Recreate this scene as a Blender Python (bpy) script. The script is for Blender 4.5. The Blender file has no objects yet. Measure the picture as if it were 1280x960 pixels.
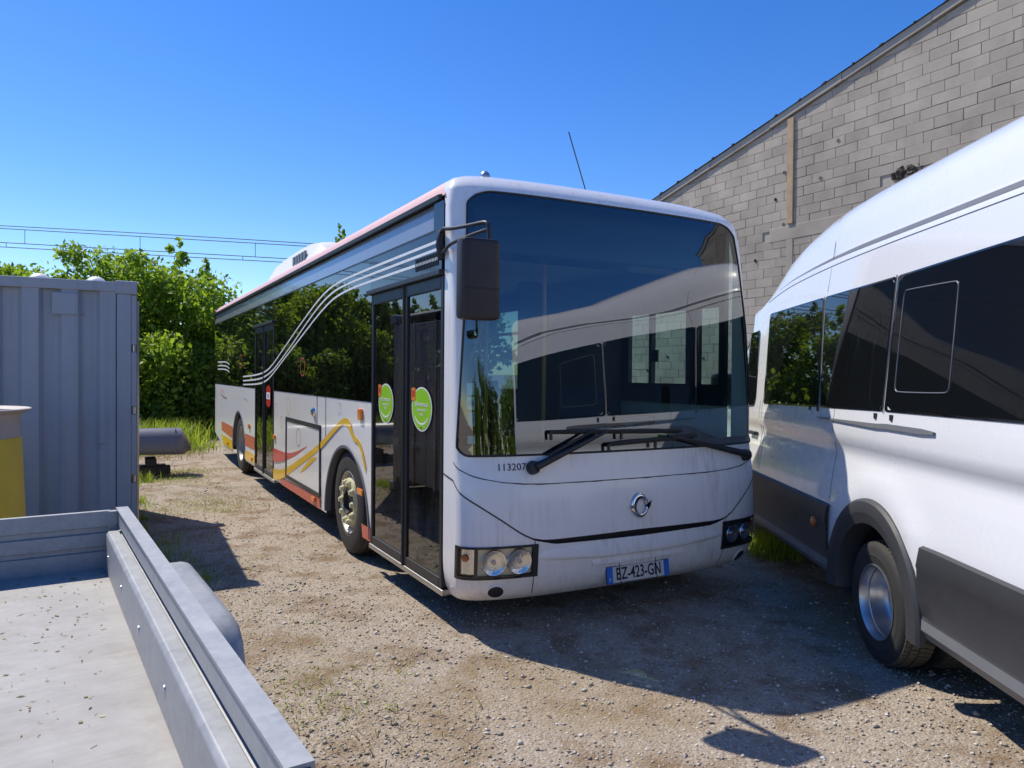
import bpy, bmesh, math, random
import numpy as np
from mathutils import Vector, Matrix
random.seed(7); rng = np.random.default_rng(7)
SC = bpy.context.scene; COL = SC.collection
R = math.radians
# ------------------------------------------------------------------ camera
cd = bpy.data.cameras.new('camera'); cam = bpy.data.objects.new('camera', cd); COL.objects.link(cam)
yaw, pit, rol = 0.5017, -0.0137, 0.0082
f = Vector((math.sin(yaw)*math.cos(pit), math.cos(yaw)*math.cos(pit), math.sin(pit)))
r0 = Vector((math.cos(yaw), -math.sin(yaw), 0)); u0 = r0.cross(f)
rr = r0*math.cos(rol)+u0*math.sin(rol); uu = -r0*math.sin(rol)+u0*math.cos(rol)
M = Matrix((rr, uu, -f)).transposed().to_4x4(); M.translation = Vector((-1.8918, -3.8896, 1.6329))
cam.matrix_world = M
cd.sensor_width = 36; cd.lens = 924/1280*36; cd.clip_start = 0.05; cd.clip_end = 3000
SC.camera = cam
# ------------------------------------------------------------------ sky and sun
SUNV = Vector((-.33, .65, 1.0)).normalized()
wd = bpy.data.worlds.new('World'); SC.world = wd; wd.use_nodes = True
nt = wd.node_tree; bg = nt.nodes['Background']
sk = nt.nodes.new('ShaderNodeTexSky'); sk.sky_type = 'NISHITA'; sk.sun_disc = False
sk.sun_elevation = math.asin(SUNV.z); sk.sun_rotation = math.atan2(SUNV.x, SUNV.y) % (2*math.pi)
sk.air_density = 1.0; sk.dust_density = 0.15; sk.ozone_density = 4.0; sk.altitude = 200
hs_ = nt.nodes.new('ShaderNodeHueSaturation'); hs_.inputs['Saturation'].default_value = 1.32; hs_.inputs['Hue'].default_value = .513
nt.links.new(sk.outputs[0], hs_.inputs['Color']); nt.links.new(hs_.outputs[0], bg.inputs[0]); bg.inputs[1].default_value = 0.112
sl = bpy.data.lights.new('sun', 'SUN'); sun = bpy.data.objects.new('sun', sl); COL.objects.link(sun)
sl.energy = 3.35; sl.angle = R(0.53); sl.color = (1.0, .93, .80)
sun.rotation_euler = (-SUNV).to_track_quat('-Z', 'Y').to_euler(); sun.location = (-8, 10, 30)
SC.view_settings.view_transform = 'Standard'; SC.view_settings.look = 'None'
SC.view_settings.exposure = 0.64; SC.view_settings.gamma = 1.0
SC.view_settings.use_curve_mapping = False
SC.cycles.max_bounces = 10; SC.cycles.transparent_max_bounces = 24; SC.cycles.caustics_reflective = False; SC.cycles.caustics_refractive = False
# ------------------------------------------------------------------ mesh helpers
class MB:
    def __init__(s): s.v = []; s.f = []
    def add(s, vs, fs):
        b = len(s.v); s.v += [tuple(v) for v in vs]; s.f += [tuple(i+b for i in q) for q in fs]; return s
    def box(s, a, b, m=None):
        x0, y0, z0 = a; x1, y1, z1 = b
        vs = [(x0,y0,z0),(x1,y0,z0),(x1,y1,z0),(x0,y1,z0),(x0,y0,z1),(x1,y0,z1),(x1,y1,z1),(x0,y1,z1)]
        if m is not None: vs = [m @ Vector(v) for v in vs]
        return s.add(vs, [(0,3,2,1),(4,5,6,7),(0,1,5,4),(1,2,6,5),(2,3,7,6),(3,0,4,7)])
    def tube(s, pts, r, n=8, cap=True):
        pts = [Vector(p) for p in pts]; rs = list(np.interp(np.linspace(0, 1, len(pts)), np.linspace(0, 1, len(r)), r)) if isinstance(r, (list, tuple)) else [r]*len(pts)
        vs = []; fs = []; pn = None
        for i, p in enumerate(pts):
            t = (pts[min(i+1, len(pts)-1)]-pts[max(i-1, 0)]).normalized()
            if pn is None:
                a = Vector((0,0,1)) if abs(t.z) < .9 else Vector((1,0,0)); pn = t.cross(a).normalized()
            else: pn = (pn-t*pn.dot(t)).normalized()
            bn = t.cross(pn)
            for k in range(n):
                w = 2*math.pi*k/n; vs.append(p+(pn*math.cos(w)+bn*math.sin(w))*rs[i])
        for i in range(len(pts)-1):
            for k in range(n):
                fs.append((i*n+k, i*n+(k+1) % n, (i+1)*n+(k+1) % n, (i+1)*n+k))
        if cap: fs += [tuple(range(n-1, -1, -1)), tuple(range((len(pts)-1)*n, len(pts)*n))]
        return s.add(vs, fs)
    def lathe(s, prof, o, ax, n=32):        # prof: (radius, height along ax)
        ax = Vector(ax).normalized(); a = Vector((0,0,1)) if abs(ax.z) < .9 else Vector((1,0,0))
        e1 = ax.cross(a).normalized(); e2 = ax.cross(e1); o = Vector(o); vs = []; fs = []
        for (r, h) in prof:
            for k in range(n):
                w = 2*math.pi*k/n; vs.append(o+ax*h+(e1*math.cos(w)+e2*math.sin(w))*r)
        for i in range(len(prof)-1):
            for k in range(n):
                fs.append((i*n+k, i*n+(k+1) % n, (i+1)*n+(k+1) % n, (i+1)*n+k))
        return s.add(vs, fs)
    def grid(s, g, flip=False, wrap=False):  # g[i][j] points
        ni, nj = len(g), len(g[0]); vs = [p for row in g for p in row]; fs = []
        for i in range(ni-1 if not wrap else ni):
            for j in range(nj-1):
                i2 = (i+1) % ni
                q = (i*nj+j, i2*nj+j, i2*nj+j+1, i*nj+j+1)
                fs.append(q[::-1] if flip else q)
        return s.add(vs, fs)
    def prism(s, poly, o, e1, e2, d):       # polygon in (e1,e2) at o, extruded by vector d
        o = Vector(o); e1 = Vector(e1); e2 = Vector(e2); d = Vector(d); n = len(poly)
        vs = [o+e1*p[0]+e2*p[1] for p in poly]; vs += [v+d for v in vs]
        fs = [tuple(range(n)), tuple(range(2*n-1, n-1, -1))]+[(i, i+n, (i+1) % n+n, (i+1) % n) for i in range(n)]
        return s.add(vs, fs)
    def mesh(s, name, mat, smooth=None, fix=False):
        me = bpy.data.meshes.new(name); me.from_pydata([tuple(v) for v in s.v], [], s.f)
        if fix or smooth is not None:
            bm = bmesh.new(); bm.from_mesh(me)
            if smooth is not None: bmesh.ops.remove_doubles(bm, verts=bm.verts, dist=1e-5)
            if fix: bmesh.ops.recalc_face_normals(bm, faces=bm.faces)
            if smooth is not None:
                for fc in bm.faces: fc.smooth = True
                for e in bm.edges:
                    if len(e.link_faces) == 2 and e.calc_face_angle(0) > R(smooth): e.smooth = False
            bm.to_mesh(me); bm.free()
        me.materials.append(mat); me.update(); return me
    def build(s, name, mat, parent=None, smooth=None, fix=False, bevel=0):
        o = bpy.data.objects.new(name, s.mesh(name, mat, smooth, fix)); COL.objects.link(o)
        if parent is not None: o.parent = parent
        if bevel:
            m = o.modifiers.new('bevel', 'BEVEL'); m.width = bevel; m.segments = 2; m.limit_method = 'ANGLE'; m.angle_limit = R(35)
        return o
def tag(o, label=None, cat=None, group=None, kind=None):
    for k, v in (('label', label), ('category', cat), ('group', group), ('kind', kind)):
        if v: o[k] = v
    return o
def empty(name, loc, rz=0, label=None, cat=None, group=None):
    o = bpy.data.objects.new(name, None); COL.objects.link(o); o.location = loc; o.rotation_euler = (0, 0, rz); o.empty_display_size = .3
    return tag(o, label, cat, group)
def dup(o, parent, loc=None):
    c = o.copy(); COL.objects.link(c); c.parent = parent
    if loc is not None: c.location = loc
    for ch in list(o.children): dup(ch, c)
    return c
def smoothpts(pts, k=2):                   # Chaikin
    for _ in range(k):
        q = [pts[0]]
        for a, b in zip(pts[:-1], pts[1:]):
            a = Vector(a); b = Vector(b); q += [a*.75+b*.25, a*.25+b*.75]
        pts = q+[pts[-1]]
    return [Vector(p) for p in pts]
# ------------------------------------------------------------------ materials
class NT:
    def __init__(s, name):
        s.m = bpy.data.materials.new(name); s.m.use_nodes = True; s.t = s.m.node_tree; s.t.nodes.clear()
        s.out = s.t.nodes.new('ShaderNodeOutputMaterial')
    def n(s, typ, ins=None, **kw):
        nd = s.t.nodes.new('ShaderNode'+typ)
        for k, v in kw.items(): setattr(nd, k, v)
        for k, v in (ins or {}).items():
            sock = nd.inputs[k]
            if isinstance(v, bpy.types.NodeSocket): s.t.links.new(v, sock)
            else: sock.default_value = v
        return nd
    def mixc(s, fac, a, b, typ='MIX'):
        nd = s.n('Mix', data_type='RGBA', blend_type=typ)
        for i, v in ((0, fac), (6, a), (7, b)):
            if isinstance(v, bpy.types.NodeSocket): s.t.links.new(v, nd.inputs[i])
            else: nd.inputs[i].default_value = v if not isinstance(v, tuple) or len(v) == 4 else (*v, 1)
        return nd.outputs[2]
    def ramp(s, fac, stops):
        nd = s.n('ValToRGB', {0: fac}); e = nd.color_ramp.elements
        while len(e) < len(stops): e.new(.5)
        for x, (p, c) in zip(e, stops): x.position = p; x.color = (*c, 1) if len(c) == 3 else c
        return nd.outputs[0]
    def noise(s, scale, detail=4, rough=.6, vec=None, stretch=None):
        if vec is None: vec = s.n('TexCoord').outputs['Object']
        if stretch: vec = s.n('Mapping', {0: vec, 3: stretch}).outputs[0]
        return s.n('TexNoise', {'Vector': vec, 'Scale': scale, 'Detail': detail, 'Roughness': rough}).outputs[0]
    def bump(s, h, strength=.3, dist=.01): return s.n('Bump', {'Height': h, 'Strength': strength, 'Distance': dist}).outputs[0]
    def bsdf(s, **ins):
        nd = s.n('BsdfPrincipled')
        for k, v in ins.items():
            k = k.replace('_', ' ')
            if isinstance(v, bpy.types.NodeSocket): s.t.links.new(v, nd.inputs[k])
            else: nd.inputs[k].default_value = (*v, 1) if isinstance(v, tuple) and len(v) == 3 else v
        s.t.links.new(nd.outputs[0], s.out.inputs[0]); return nd
def c4(c): return (*c, 1)
def plain(name, col, rough=.5, metal=0, coat=0, var=.12, vs=6, bump=0, bs=60):
    t = NT(name); n = t.noise(vs, 5); c = t.mixc(n, c4(tuple(x*(1-var) for x in col)), c4(tuple(min(1, x*(1+var)) for x in col)))
    ins = dict(Base_Color=c, Metallic=metal, Coat_Weight=coat, Coat_Roughness=.05)
    ins['Roughness'] = t.n('MapRange', {0: t.noise(vs*2.3, 4), 3: max(.02, rough-.1), 4: min(1, rough+.1)}).outputs[0]
    if bump: ins['Normal'] = t.bump(t.noise(bs, 4), bump, .004)
    t.bsdf(**ins); return t.m
def paint(name, col, dirt=.25, dirtcol=(.16, .14, .12), rough=.3, streak=(14, 14, .7), coat=.5, low=None, th=(.47, .8)):
    t = NT(name); st = t.noise(1.0, 6, .65, stretch=streak); pa = t.noise(1.7, 5, .6)
    d = t.ramp(st, [(th[0], (0, 0, 0)), (th[1], (1, 1, 1))]); e = t.ramp(pa, [(.4, (0, 0, 0)), (.75, (1, 1, 1))])
    k = t.n('Math', {0: d, 1: e}, operation='MULTIPLY').outputs[0]
    if low:                                  # road grime thrown up from the wheels: a layer of dirt on the paint
        z = t.n('SeparateXYZ', {0: t.n('TexCoord').outputs['Object']}).outputs[2]
        g = t.n('MapRange', {0: z, 1: low, 2: .1, 3: 0.0, 4: .8}).outputs[0]
        g2 = t.n('Math', {0: g, 1: t.noise(9, 6, .7)}, operation='MULTIPLY').outputs[0]
        k = t.n('Math', {0: k, 1: g2}, operation='MAXIMUM').outputs[0]
    k2 = t.n('Math', {0: k, 1: dirt}, operation='MULTIPLY').outputs[0]
    k3 = t.n('Math', {0: k2, 1: t.n('Math', {0: t.noise(60, 3), 1: dirt*.12}, operation='MULTIPLY').outputs[0]}, operation='ADD').outputs[0]
    c = t.mixc(k3, c4(col), c4(dirtcol))
    ro = t.n('MapRange', {0: k, 3: rough, 4: .75}).outputs[0]
    t.bsdf(Base_Color=c, Roughness=ro, Coat_Weight=coat, Coat_Roughness=.06, Normal=t.bump(t.noise(3.5, 3), .04, .02)); return t.m
def glass(name, tint, ior=1.6, rough=.0, dirt=0.0):
    t = NT(name); bf = t.n('NewGeometry').outputs['Backfacing']
    i = t.n('MapRange', {0: bf, 3: ior, 4: 1/ior}).outputs[0]
    fr = t.n('Fresnel', {'IOR': i}).outputs[0]
    tr = t.n('BsdfTransparent', {0: c4(tint)}).outputs[0]
    gl = t.n('BsdfGlossy', {0: (1, 1, 1, 1), 'Roughness': rough}).outputs[0]
    mx = t.n('MixShader', {0: fr, 1: tr, 2: gl}).outputs[0]
    if dirt:
        df = t.n('BsdfDiffuse', {0: (.45, .42, .38, 1)}).outputs[0]
        k = t.n('Math', {0: t.ramp(t.noise(2.2, 7, .7, stretch=(3, 3, .8)), [(.4, (0, 0, 0)), (.85, (1, 1, 1))]), 1: dirt}, operation='MULTIPLY').outputs[0]
        mx = t.n('MixShader', {0: k, 1: mx, 2: df}).outputs[0]
    t.t.links.new(mx, t.out.inputs[0]); return t.m
def leaf_mat(name, a, b, trans=.45):
    t = NT(name); rn = t.n('NewGeometry').outputs['Random Per Island']
    c = t.mixc(rn, c4(a), c4(b)); df = t.n('BsdfPrincipled', {'Base Color': c, 'Roughness': .5})
    tl = t.n('BsdfTranslucent', {0: t.mixc(.5, c, c4((b[0]*1.5, b[1]*1.6, b[2]*.8)))})
    mx = t.n('MixShader', {0: trans, 1: df.outputs[0], 2: tl.outputs[0]}); t.t.links.new(mx.outputs[0], t.out.inputs[0]); return t.m
buswhite = paint('bus_white_paint', (.86, .845, .82), .22, (.36, .31, .26), .32, low=.5)
frontwhite = paint('bus_front_paint', (.88, .86, .85), .6, (.40, .36, .32), .3, streak=(30, 30, .5), th=(.47, .66))
vanwhite = plain('van_white_paint', (.80, .81, .84), .28, coat=.9, var=.012, vs=2)
roofpink = plain('faded_red_roof', (.60, .36, .36), .55)
acwhite = plain('roof_pod_white', (.78, .76, .72), .5)
blackpl = plain('black_plastic', (.022, .022, .024), .45, bump=.1)
blackgl = NT('black_gloss'); blackgl.bsdf(Base_Color=blackgl.mixc(blackgl.noise(3), (.008, .009, .010, 1), (.014, .015, .017, 1)), Roughness=.03); blackgl = blackgl.m
rubber = plain('rubber', (.03, .029, .028), .75, var=.35, bump=.25, bs=40)
rubber2 = plain('dusty_tyre_tread', (.10, .088, .07), .9, var=.4, bump=.3, bs=50)
cladm = plain('dark_grey_cladding', (.045, .046, .05), .55, var=.1, bump=.15, bs=300)
cladlow = plain('grey_sill', (.16, .165, .18), .5)
mirrorpl = plain('mirror_plastic', (.028, .022, .022), .5, bump=.1)
alu = plain('aluminium', (.55, .54, .52), .38, 1, var=.15)
steel = plain('wheel_steel', (.5, .51, .53), .34, .9, var=.18, vs=9)
rimm = plain('painted_rim', (.36, .35, .32), .5, .35, var=.3, vs=12)
chrome = plain('chrome', (.75, .76, .78), .07, 1, var=.03)
lampref = plain('lamp_reflector', (.88, .90, .93), .08, 1, var=.03, bump=.7, bs=55)
cream = plain('cream_reflector_plate', (.86, .76, .52), .3)
ringc = plain('pale_yellow_nut_ring', (.66, .60, .36), .5, var=.2)
orange = plain('orange_lens', (.85, .22, .02), .2, coat=.8)
orangedim = plain('amber_lens', (.55, .13, .03), .25, coat=.8)
yel = plain('yellow_graphic', (.86, .52, .02), .35, coat=.4)
redg = plain('red_graphic', (.62, .03, .03), .35, coat=.4)
redf = plain('faded_red_graphic', (.58, .11, .07), .4, coat=.2)
whiteg = plain('white_graphic', (.8, .8, .8), .4)
greeng = plain('green_sticker', (.28, .58, .02), .4)
blueg = plain('blue_sticker', (.03, .16, .60), .4)
orangeg = plain('orange_sticker', (.75, .22, .03), .4)
thinr = plain('thin_ring_print', (.30, .20, .14), .5)
yring = plain('yellow_ring_print', (.6, .5, .12), .5)
rring = plain('red_ring_print', (.55, .10, .08), .5)
ink = plain('black_ink', (.015, .015, .018), .6)
dirtline = plain('grimy_gap', (.05, .04, .035), .8)
greyst = plain('grey_stripe', (.13, .135, .15), .4)
polem = plain('yellow_pole', (.85, .36, .06), .35)
seatm = plain('seat_fabric', (.035, .045, .10), .85)
darkin = plain('dark_interior', (.035, .036, .04), .7)
greyin = plain('grey_interior', (.30, .31, .32), .7)
floorin = plain('bus_floor_lino', (.07, .075, .08), .7)
ceilm = plain('ceiling_panel', (.45, .46, .46), .6)
wsglass = glass('windscreen_glass', (.50, .68, .66), 2.3, dirt=.025)
sideglass = glass('tinted_side_glass', (.12, .16, .16), 1.75, dirt=.03)
doorglass = glass('door_glass', (.20, .28, .27), 1.75, dirt=.06)
clearglass = glass('left_window_glass', (.72, .85, .80), 1.5)
leftglass = glass('left_tinted_glass', (.20, .27, .25), 1.5)
lampglass = glass('lamp_cover', (.93, .93, .93), 1.45)
vanglass = NT('privacy_glass'); vanglass.bsdf(Base_Color=vanglass.mixc(vanglass.noise(1.5), (.005, .006, .007, 1), (.009, .010, .011, 1)), Roughness=.012, IOR=1.6, Normal=vanglass.bump(vanglass.noise(1.1, 1), .02, .02)); vanglass = vanglass.m
def galv(name):
    t = NT(name); v = t.n('TexVoronoi', {'Vector': t.n('TexCoord').outputs['Object'], 'Scale': 45.}).outputs[1]
    h = t.n('RGBToBW', {0: v}).outputs[0]; n = t.noise(7, 6, .7)
    c = t.mixc(n, (.20, .21, .225, 1), (.44, .45, .46, 1)); c = t.mixc(t.n('Math', {0: h, 1: .3}, operation='MULTIPLY').outputs[0], c, (.50, .51, .52, 1))
    t.bsdf(Base_Color=c, Metallic=.25, Roughness=t.n('MapRange', {0: n, 3: .42, 4: .6}).outputs[0], Normal=t.bump(n, .15, .004)); return t.m
galvm = galv('galvanised_steel')
def bed():
    t = NT('trailer_floor_board'); n = t.noise(3, 7, .7); n2 = t.noise(40, 4, stretch=(.15, 1, 1))
    c = t.mixc(t.ramp(n, [(.35, (0, 0, 0)), (.7, (1, 1, 1))]), (.27, .26, .245, 1), (.44, .43, .41, 1)); c = t.mixc(.3, c, t.mixc(n2, (.2, .185, .16, 1), (.55, .53, .5, 1))); c = t.mixc(t.ramp(t.noise(1.6, 7, .7), [(.52, (0, 0, 0)), (.68, (.55, .55, .55))]), c, (.23, .19, .14, 1)); c = t.mixc(t.ramp(t.noise(1., 4, .8, stretch=(1.5, 45, 1)), [(.66, (0, 0, 0)), (.72, (.5, .5, .5))]), c, (.17, .165, .16, 1))
    t.bsdf(Base_Color=c, Roughness=.7, Normal=t.bump(n2, .15, .003)); return t.m
bedm = bed()
def rusty(name, base, n0=.66):
    t = NT(name); a = t.noise(2.2, 8, .72); b = t.noise(1., 5, .6, stretch=(9, 9, .35)); k = t.ramp(t.n('Math', {0: a, 1: t.n('Math', {0: b, 1: .25}, operation='MULTIPLY').outputs[0]}, operation='ADD').outputs[0], [(n0+.10, (0, 0, 0)), (n0+.17, (.85, .85, .85))])
    v = t.noise(1.2, 4, .6); c = t.mixc(v, c4(tuple(q*.86 for q in base)), c4(tuple(q*1.12 for q in base))); c = t.mixc(k, c, (.17, .085, .04, 1))
    st = t.ramp(t.noise(1., 6, .7, stretch=(16, 16, .5)), [(.5, (0, 0, 0)), (.85, (.35, .35, .35))]); c = t.mixc(st, c, (.13, .125, .12, 1))
    t.bsdf(Base_Color=c, Roughness=t.n('MapRange', {0: k, 3: .5, 4: .9}).outputs[0], Normal=t.bump(t.noise(2.5, 3), .12, .03)); return t.m
contm = rusty('container_grey_paint', (.40, .43, .475))

tubem = plain('grey_plastic', (.19, .19, .205), .35, var=.15, vs=3)
drumy = plain('yellow_drum_paint', (.80, .56, .06), .55, var=.15, vs=5, bump=.15, bs=80)
drumg = plain('grey_drum_rim', (.46, .42, .41), .6, var=.12)
woodm = plain('weathered_plank', (.40, .29, .18), .8, var=.35, vs=5, bump=.4, bs=30)
darkwood = plain('dark_timber', (.05, .042, .035), .85, var=.4)
barkm = plain('bark', (.10, .075, .05), .9, var=.4, bump=.6, bs=20)
wirem = plain('wire_metal', (.05, .05, .055), .6)
concm = plain('concrete', (.36, .34, .31), .85, var=.25, vs=3, bump=.35, bs=25)
rooffib = plain('fibre_cement', (.22, .20, .185), .85, var=.35, vs=4, bump=.3)
mortar = plain('mortar', (.40, .36, .31), .95, var=.3, vs=8, bump=.5, bs=40)
def blockmat():
    t = NT('concrete_block'); a = t.n('ObjectInfo').outputs['Random']; b = t.n('NewGeometry').outputs['Random Per Island']
    k = t.n('Math', {0: t.n('Math', {0: a, 1: b}, operation='ADD').outputs[0]}, operation='FRACT').outputs[0]
    c = t.mixc(k, (.395, .355, .305, 1), (.475, .43, .37, 1))
    g = t.n('NewGeometry').outputs['Position']
    st = t.ramp(t.noise(.8, 6, .65, g), [(.35, (.72, .70, .68)), (.7, (1.08, 1.06, 1.04))]); c = t.mixc(1., c, st, 'MULTIPLY')
    c = t.mixc(t.ramp(t.noise(55, 3, .7, g), [(.55, (0, 0, 0)), (.75, (.35, .35, .35))]), c, (.2, .185, .17, 1))
    t.bsdf(Base_Color=c, Roughness=.92, Normal=t.bump(t.noise(70, 5, .7, g), .5, .008)); return t.m
blockm = blockmat()
def groundmat():
    t = NT('gravel_ground'); g = t.n('NewGeometry').outputs['Position']
    big = t.noise(.55, 6, .6, g); mid = t.noise(2.6, 6, .65, g); fine = t.noise(42, 6, .78, g)
    vor = t.n('TexVoronoi', {'Vector': g, 'Scale': 60., 'Randomness': 1.}); v2 = t.n('TexVoronoi', {'Vector': g, 'Scale': 140.})
    peb = t.n('RGBToBW', {0: vor.outputs[1]}).outputs[0]; peb2 = t.n('RGBToBW', {0: v2.outputs[1]}).outputs[0]
    c = t.mixc(fine, (.25, .195, .14, 1), (.51, .43, .34, 1))
    c = t.mixc(t.ramp(peb, [(.5, (0, 0, 0)), (.8, (.5, .5, .5))]), c, (.58, .52, .45, 1))
    c = t.mixc(t.ramp(peb2, [(.2, (.5, .5, .5)), (.45, (0, 0, 0))]), c, (.18, .145, .11, 1))
    c = t.mixc(t.ramp(mid, [(.48, (0, 0, 0)), (.64, (.8, .8, .8))]), c, (.19, .115, .055, 1))
    c = t.mixc(t.ramp(big, [(.52, (0, 0, 0)), (.66, (.6, .6, .6))]), c, (.27, .195, .10, 1))
    h = t.n('Math', {0: fine, 1: t.n('Math', {0: vor.outputs[0], 1: -.9}, operation='MULTIPLY').outputs[0]}, operation='ADD').outputs[0]
    t.bsdf(Base_Color=c, Roughness=.95, Normal=t.bump(h, .7, .014)); return t.m
groundm = groundmat()
stonem = NT('gravel_stone'); _k = stonem.n('NewGeometry').outputs['Random Per Island']
stonem.bsdf(Base_Color=stonem.ramp(_k, [(0, (.22, .18, .14)), (.5, (.43, .375, .31)), (.85, (.56, .51, .44)), (1, (.66, .63, .58))]), Roughness=.9); stonem = stonem.m
grassm = leaf_mat('green_weeds', (.14, .21, .02), (.33, .40, .05), .55)
strawm = leaf_mat('dry_grass', (.26, .19, .08), (.42, .34, .17), .3)
leafA = leaf_mat('leaf_bright', (.10, .175, .016), (.29, .40, .04), .55)
leafB = leaf_mat('leaf_dark', (.07, .125, .016), (.18, .26, .03), .55)
# ------------------------------------------------------------------ text
def text_mesh(txt, size, o, ex, ey, mat, name, parent, sx=1.0, depth=.002, bold=0.0):
    cu = bpy.data.curves.new('txt', 'FONT'); cu.body = txt; cu.size = size; cu.align_x = 'CENTER'; cu.align_y = 'CENTER'; cu.offset = bold; cu.extrude = depth/2; cu.resolution_u = 3
    to = bpy.data.objects.new('txt', cu); COL.objects.link(to); dg = bpy.context.evaluated_depsgraph_get()
    me = bpy.data.meshes.new_from_object(to.evaluated_get(dg)); bpy.data.objects.remove(to)
    ex = Vector(ex).normalized(); ey = Vector(ey).normalized(); ez = ex.cross(ey)
    Mx = Matrix((ex*sx, ey, ez)).transposed().to_4x4(); Mx.translation = Vector(o); me.transform(Mx)
    me.materials.clear(); me.materials.append(mat); me.name = name
    ob = bpy.data.objects.new(name, me); COL.objects.link(ob); ob.parent = parent; return ob
# ================================================================== GROUND
def hgt(x, y):
    return .012*math.sin(x*1.3+.6*y)+.010*math.sin(y*1.9-.4*x)+.006*math.sin(3.1*x+2.3*y)-.012
def build_ground():
    xs = [-900, -300, -100, -45, -22]+list(np.arange(-14, 14.01, .35))+[22, 45, 100, 300, 900]
    ys = [-900, -300, -100, -45, -20, -12]+list(np.arange(-8, 24.01, .4))+[40, 90, 300, 900]
    g = [[(x, y, hgt(x, y) if (-14 <= x <= 14 and -8 <= y <= 24) else -.02) for y in ys] for x in xs]
    m = MB(); m.grid(g); tag(m.build('ground', groundm, smooth=60), kind='structure')
build_ground()
def soup(name, V, F, mat, parent=None, kind='stuff', label=None):
    me = bpy.data.meshes.new(name); nv = len(V); nf, k = F.shape
    me.vertices.add(nv); me.vertices.foreach_set('co', V.astype(np.float32).ravel())
    me.loops.add(nf*k); me.loops.foreach_set('vertex_index', F.astype(np.int32).ravel())
    me.polygons.add(nf); me.polygons.foreach_set('loop_start', np.arange(0, nf*k, k, dtype=np.int32)); me.polygons.foreach_set('loop_total', np.full(nf, k, dtype=np.int32))
    me.update(calc_edges=True); me.validate(); me.materials.append(mat)
    o = bpy.data.objects.new(name, me); COL.objects.link(o)
    if parent: o.parent = parent
    if kind: o['kind'] = kind
    return o
def stones():
    oct_v = np.array([(1,0,0),(-1,0,0),(0,1,0),(0,-1,0),(0,0,1),(0,0,-1)], float)
    oct_f = np.array([(0,2,4),(2,1,4),(1,3,4),(3,0,4),(2,0,5),(1,2,5),(3,1,5),(0,3,5)])
    n = 42000
    d = 2.2+9.5*rng.random(n)**1.4; a = rng.uniform(R(-6), R(66), n)
    x = -1.89+d*np.sin(a-R(2)); y = -3.89+d*np.cos(a-R(2))
    s = rng.lognormal(math.log(.0058), .45, n).clip(.003, .022)
    V = oct_v[None]*rng.uniform(.55, 1.25, (n, 6, 1))*s[:, None, None]; V[:, :, 2] *= .65
    th = rng.uniform(0, 6.28, n); c, q = np.cos(th)[:, None], np.sin(th)[:, None]
    X = V[:, :, 0]*c-V[:, :, 1]*q; Y = V[:, :, 0]*q+V[:, :, 1]*c
    h = .012*np.sin(x*1.3+.6*y)+.010*np.sin(y*1.9-.4*x)+.006*np.sin(3.1*x+2.3*y)-.012
    V = np.stack([X+x[:, None], Y+y[:, None], V[:, :, 2]+(h+s*.25)[:, None]], 2)
    F = (oct_f[None]+(np.arange(n)*6)[:, None, None]).reshape(-1, 3)
    tag(soup('gravel', V.reshape(-1, 3), F, stonem), kind='stuff')
stones()
def blades(pts, h0, h1, w, lean=.5, seg=2):
    n = len(pts); H = rng.uniform(h0, h1, n); th = rng.uniform(0, 6.28, n); L = rng.normal(0, lean, n)*H; W = w*rng.uniform(.6, 1.4, n)
    d = np.stack([np.cos(th), np.sin(th), 0*th], 1); e = np.stack([-np.sin(th), np.cos(th), 0*th], 1); up = np.array([0, 0, 1.])
    a = pts-e*W[:, None]; b = pts+e*W[:, None]; mid = pts+up*H[:, None]*.55+d*(L*.35)[:, None]; t = pts+up*H[:, None]*.97+d*L[:, None]
    V = np.stack([a, b, mid+e*W[:, None]*.7, mid-e*W[:, None]*.7, t+e*W[:, None]*.12, t-e*W[:, None]*.12], 1)
    F = np.array([(0, 1, 2, 3), (3, 2, 4, 5)])[None]+(np.arange(n)*6)[:, None, None]
    return V.reshape(-1, 3), F.reshape(-1, 4)
def scatter(n, x0, x1, y0, y1, clump=0, spread=.3):
    if clump:
        c = np.stack([rng.uniform(x0, x1, clump), rng.uniform(y0, y1, clump)], 1)
        p = c[rng.integers(0, clump, n)]+rng.normal(0, spread, (n, 2))
    else: p = np.stack([rng.uniform(x0, x1, n), rng.uniform(y0, y1, n)], 1)
    return np.concatenate([p, np.full((n, 1), -.02)], 1)
def grass(name, mat, sets):
    Vs = []; Fs = []; k = 0
    for pts, h0, h1, w, le in sets:
        V, F = blades(pts, h0, h1, w, le); Vs.append(V); Fs.append(F+k); k += len(V)
    return soup(name, np.concatenate(Vs), np.concatenate(Fs), mat)
grass('weeds', grassm, [(scatter(26000, -9, .0, 13.2, 20.5, 260, .28), .15, .62, .012, .5), (scatter(5000, -6, -.1, 12.2, 14, 60, .2), .06, .25, .010, .6),
    (scatter(5000, 0, 10, 14.5, 20.5, 60, .4), .2, .6, .014, .5),
    (scatter(300, -1.75, -1.35, 7.9, 8.6, 5, .09), .06, .22, .008, .6), (scatter(900, -1.72, -1.3, 2.2, 4.0, 22, .14), .02, .13, .003, .6),
    (scatter(500, -1.72, -1.55, 4.2, 7.0, 9, .09), .03, .14, .005, .6), (scatter(420, 3.35, 3.8, .8, 1.5, 6, .12), .05, .22, .008, .6),
    (scatter(500, 3.0, 5.5, 4.5, 9, 12, .25), .05, .25, .008, .6), (scatter(60, -1.45, -1.2, 1.9, 2.3, 4, .06), .06, .2, .0025, .5), (scatter(5200, -1.7, -.55, 4.2, 9.5, 55, .16), .006, .035, .004, 1.6), (scatter(1500, -1.2, .4, -.5, 4.0, 26, .13), .005, .03, .003, 1.6)])
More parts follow.
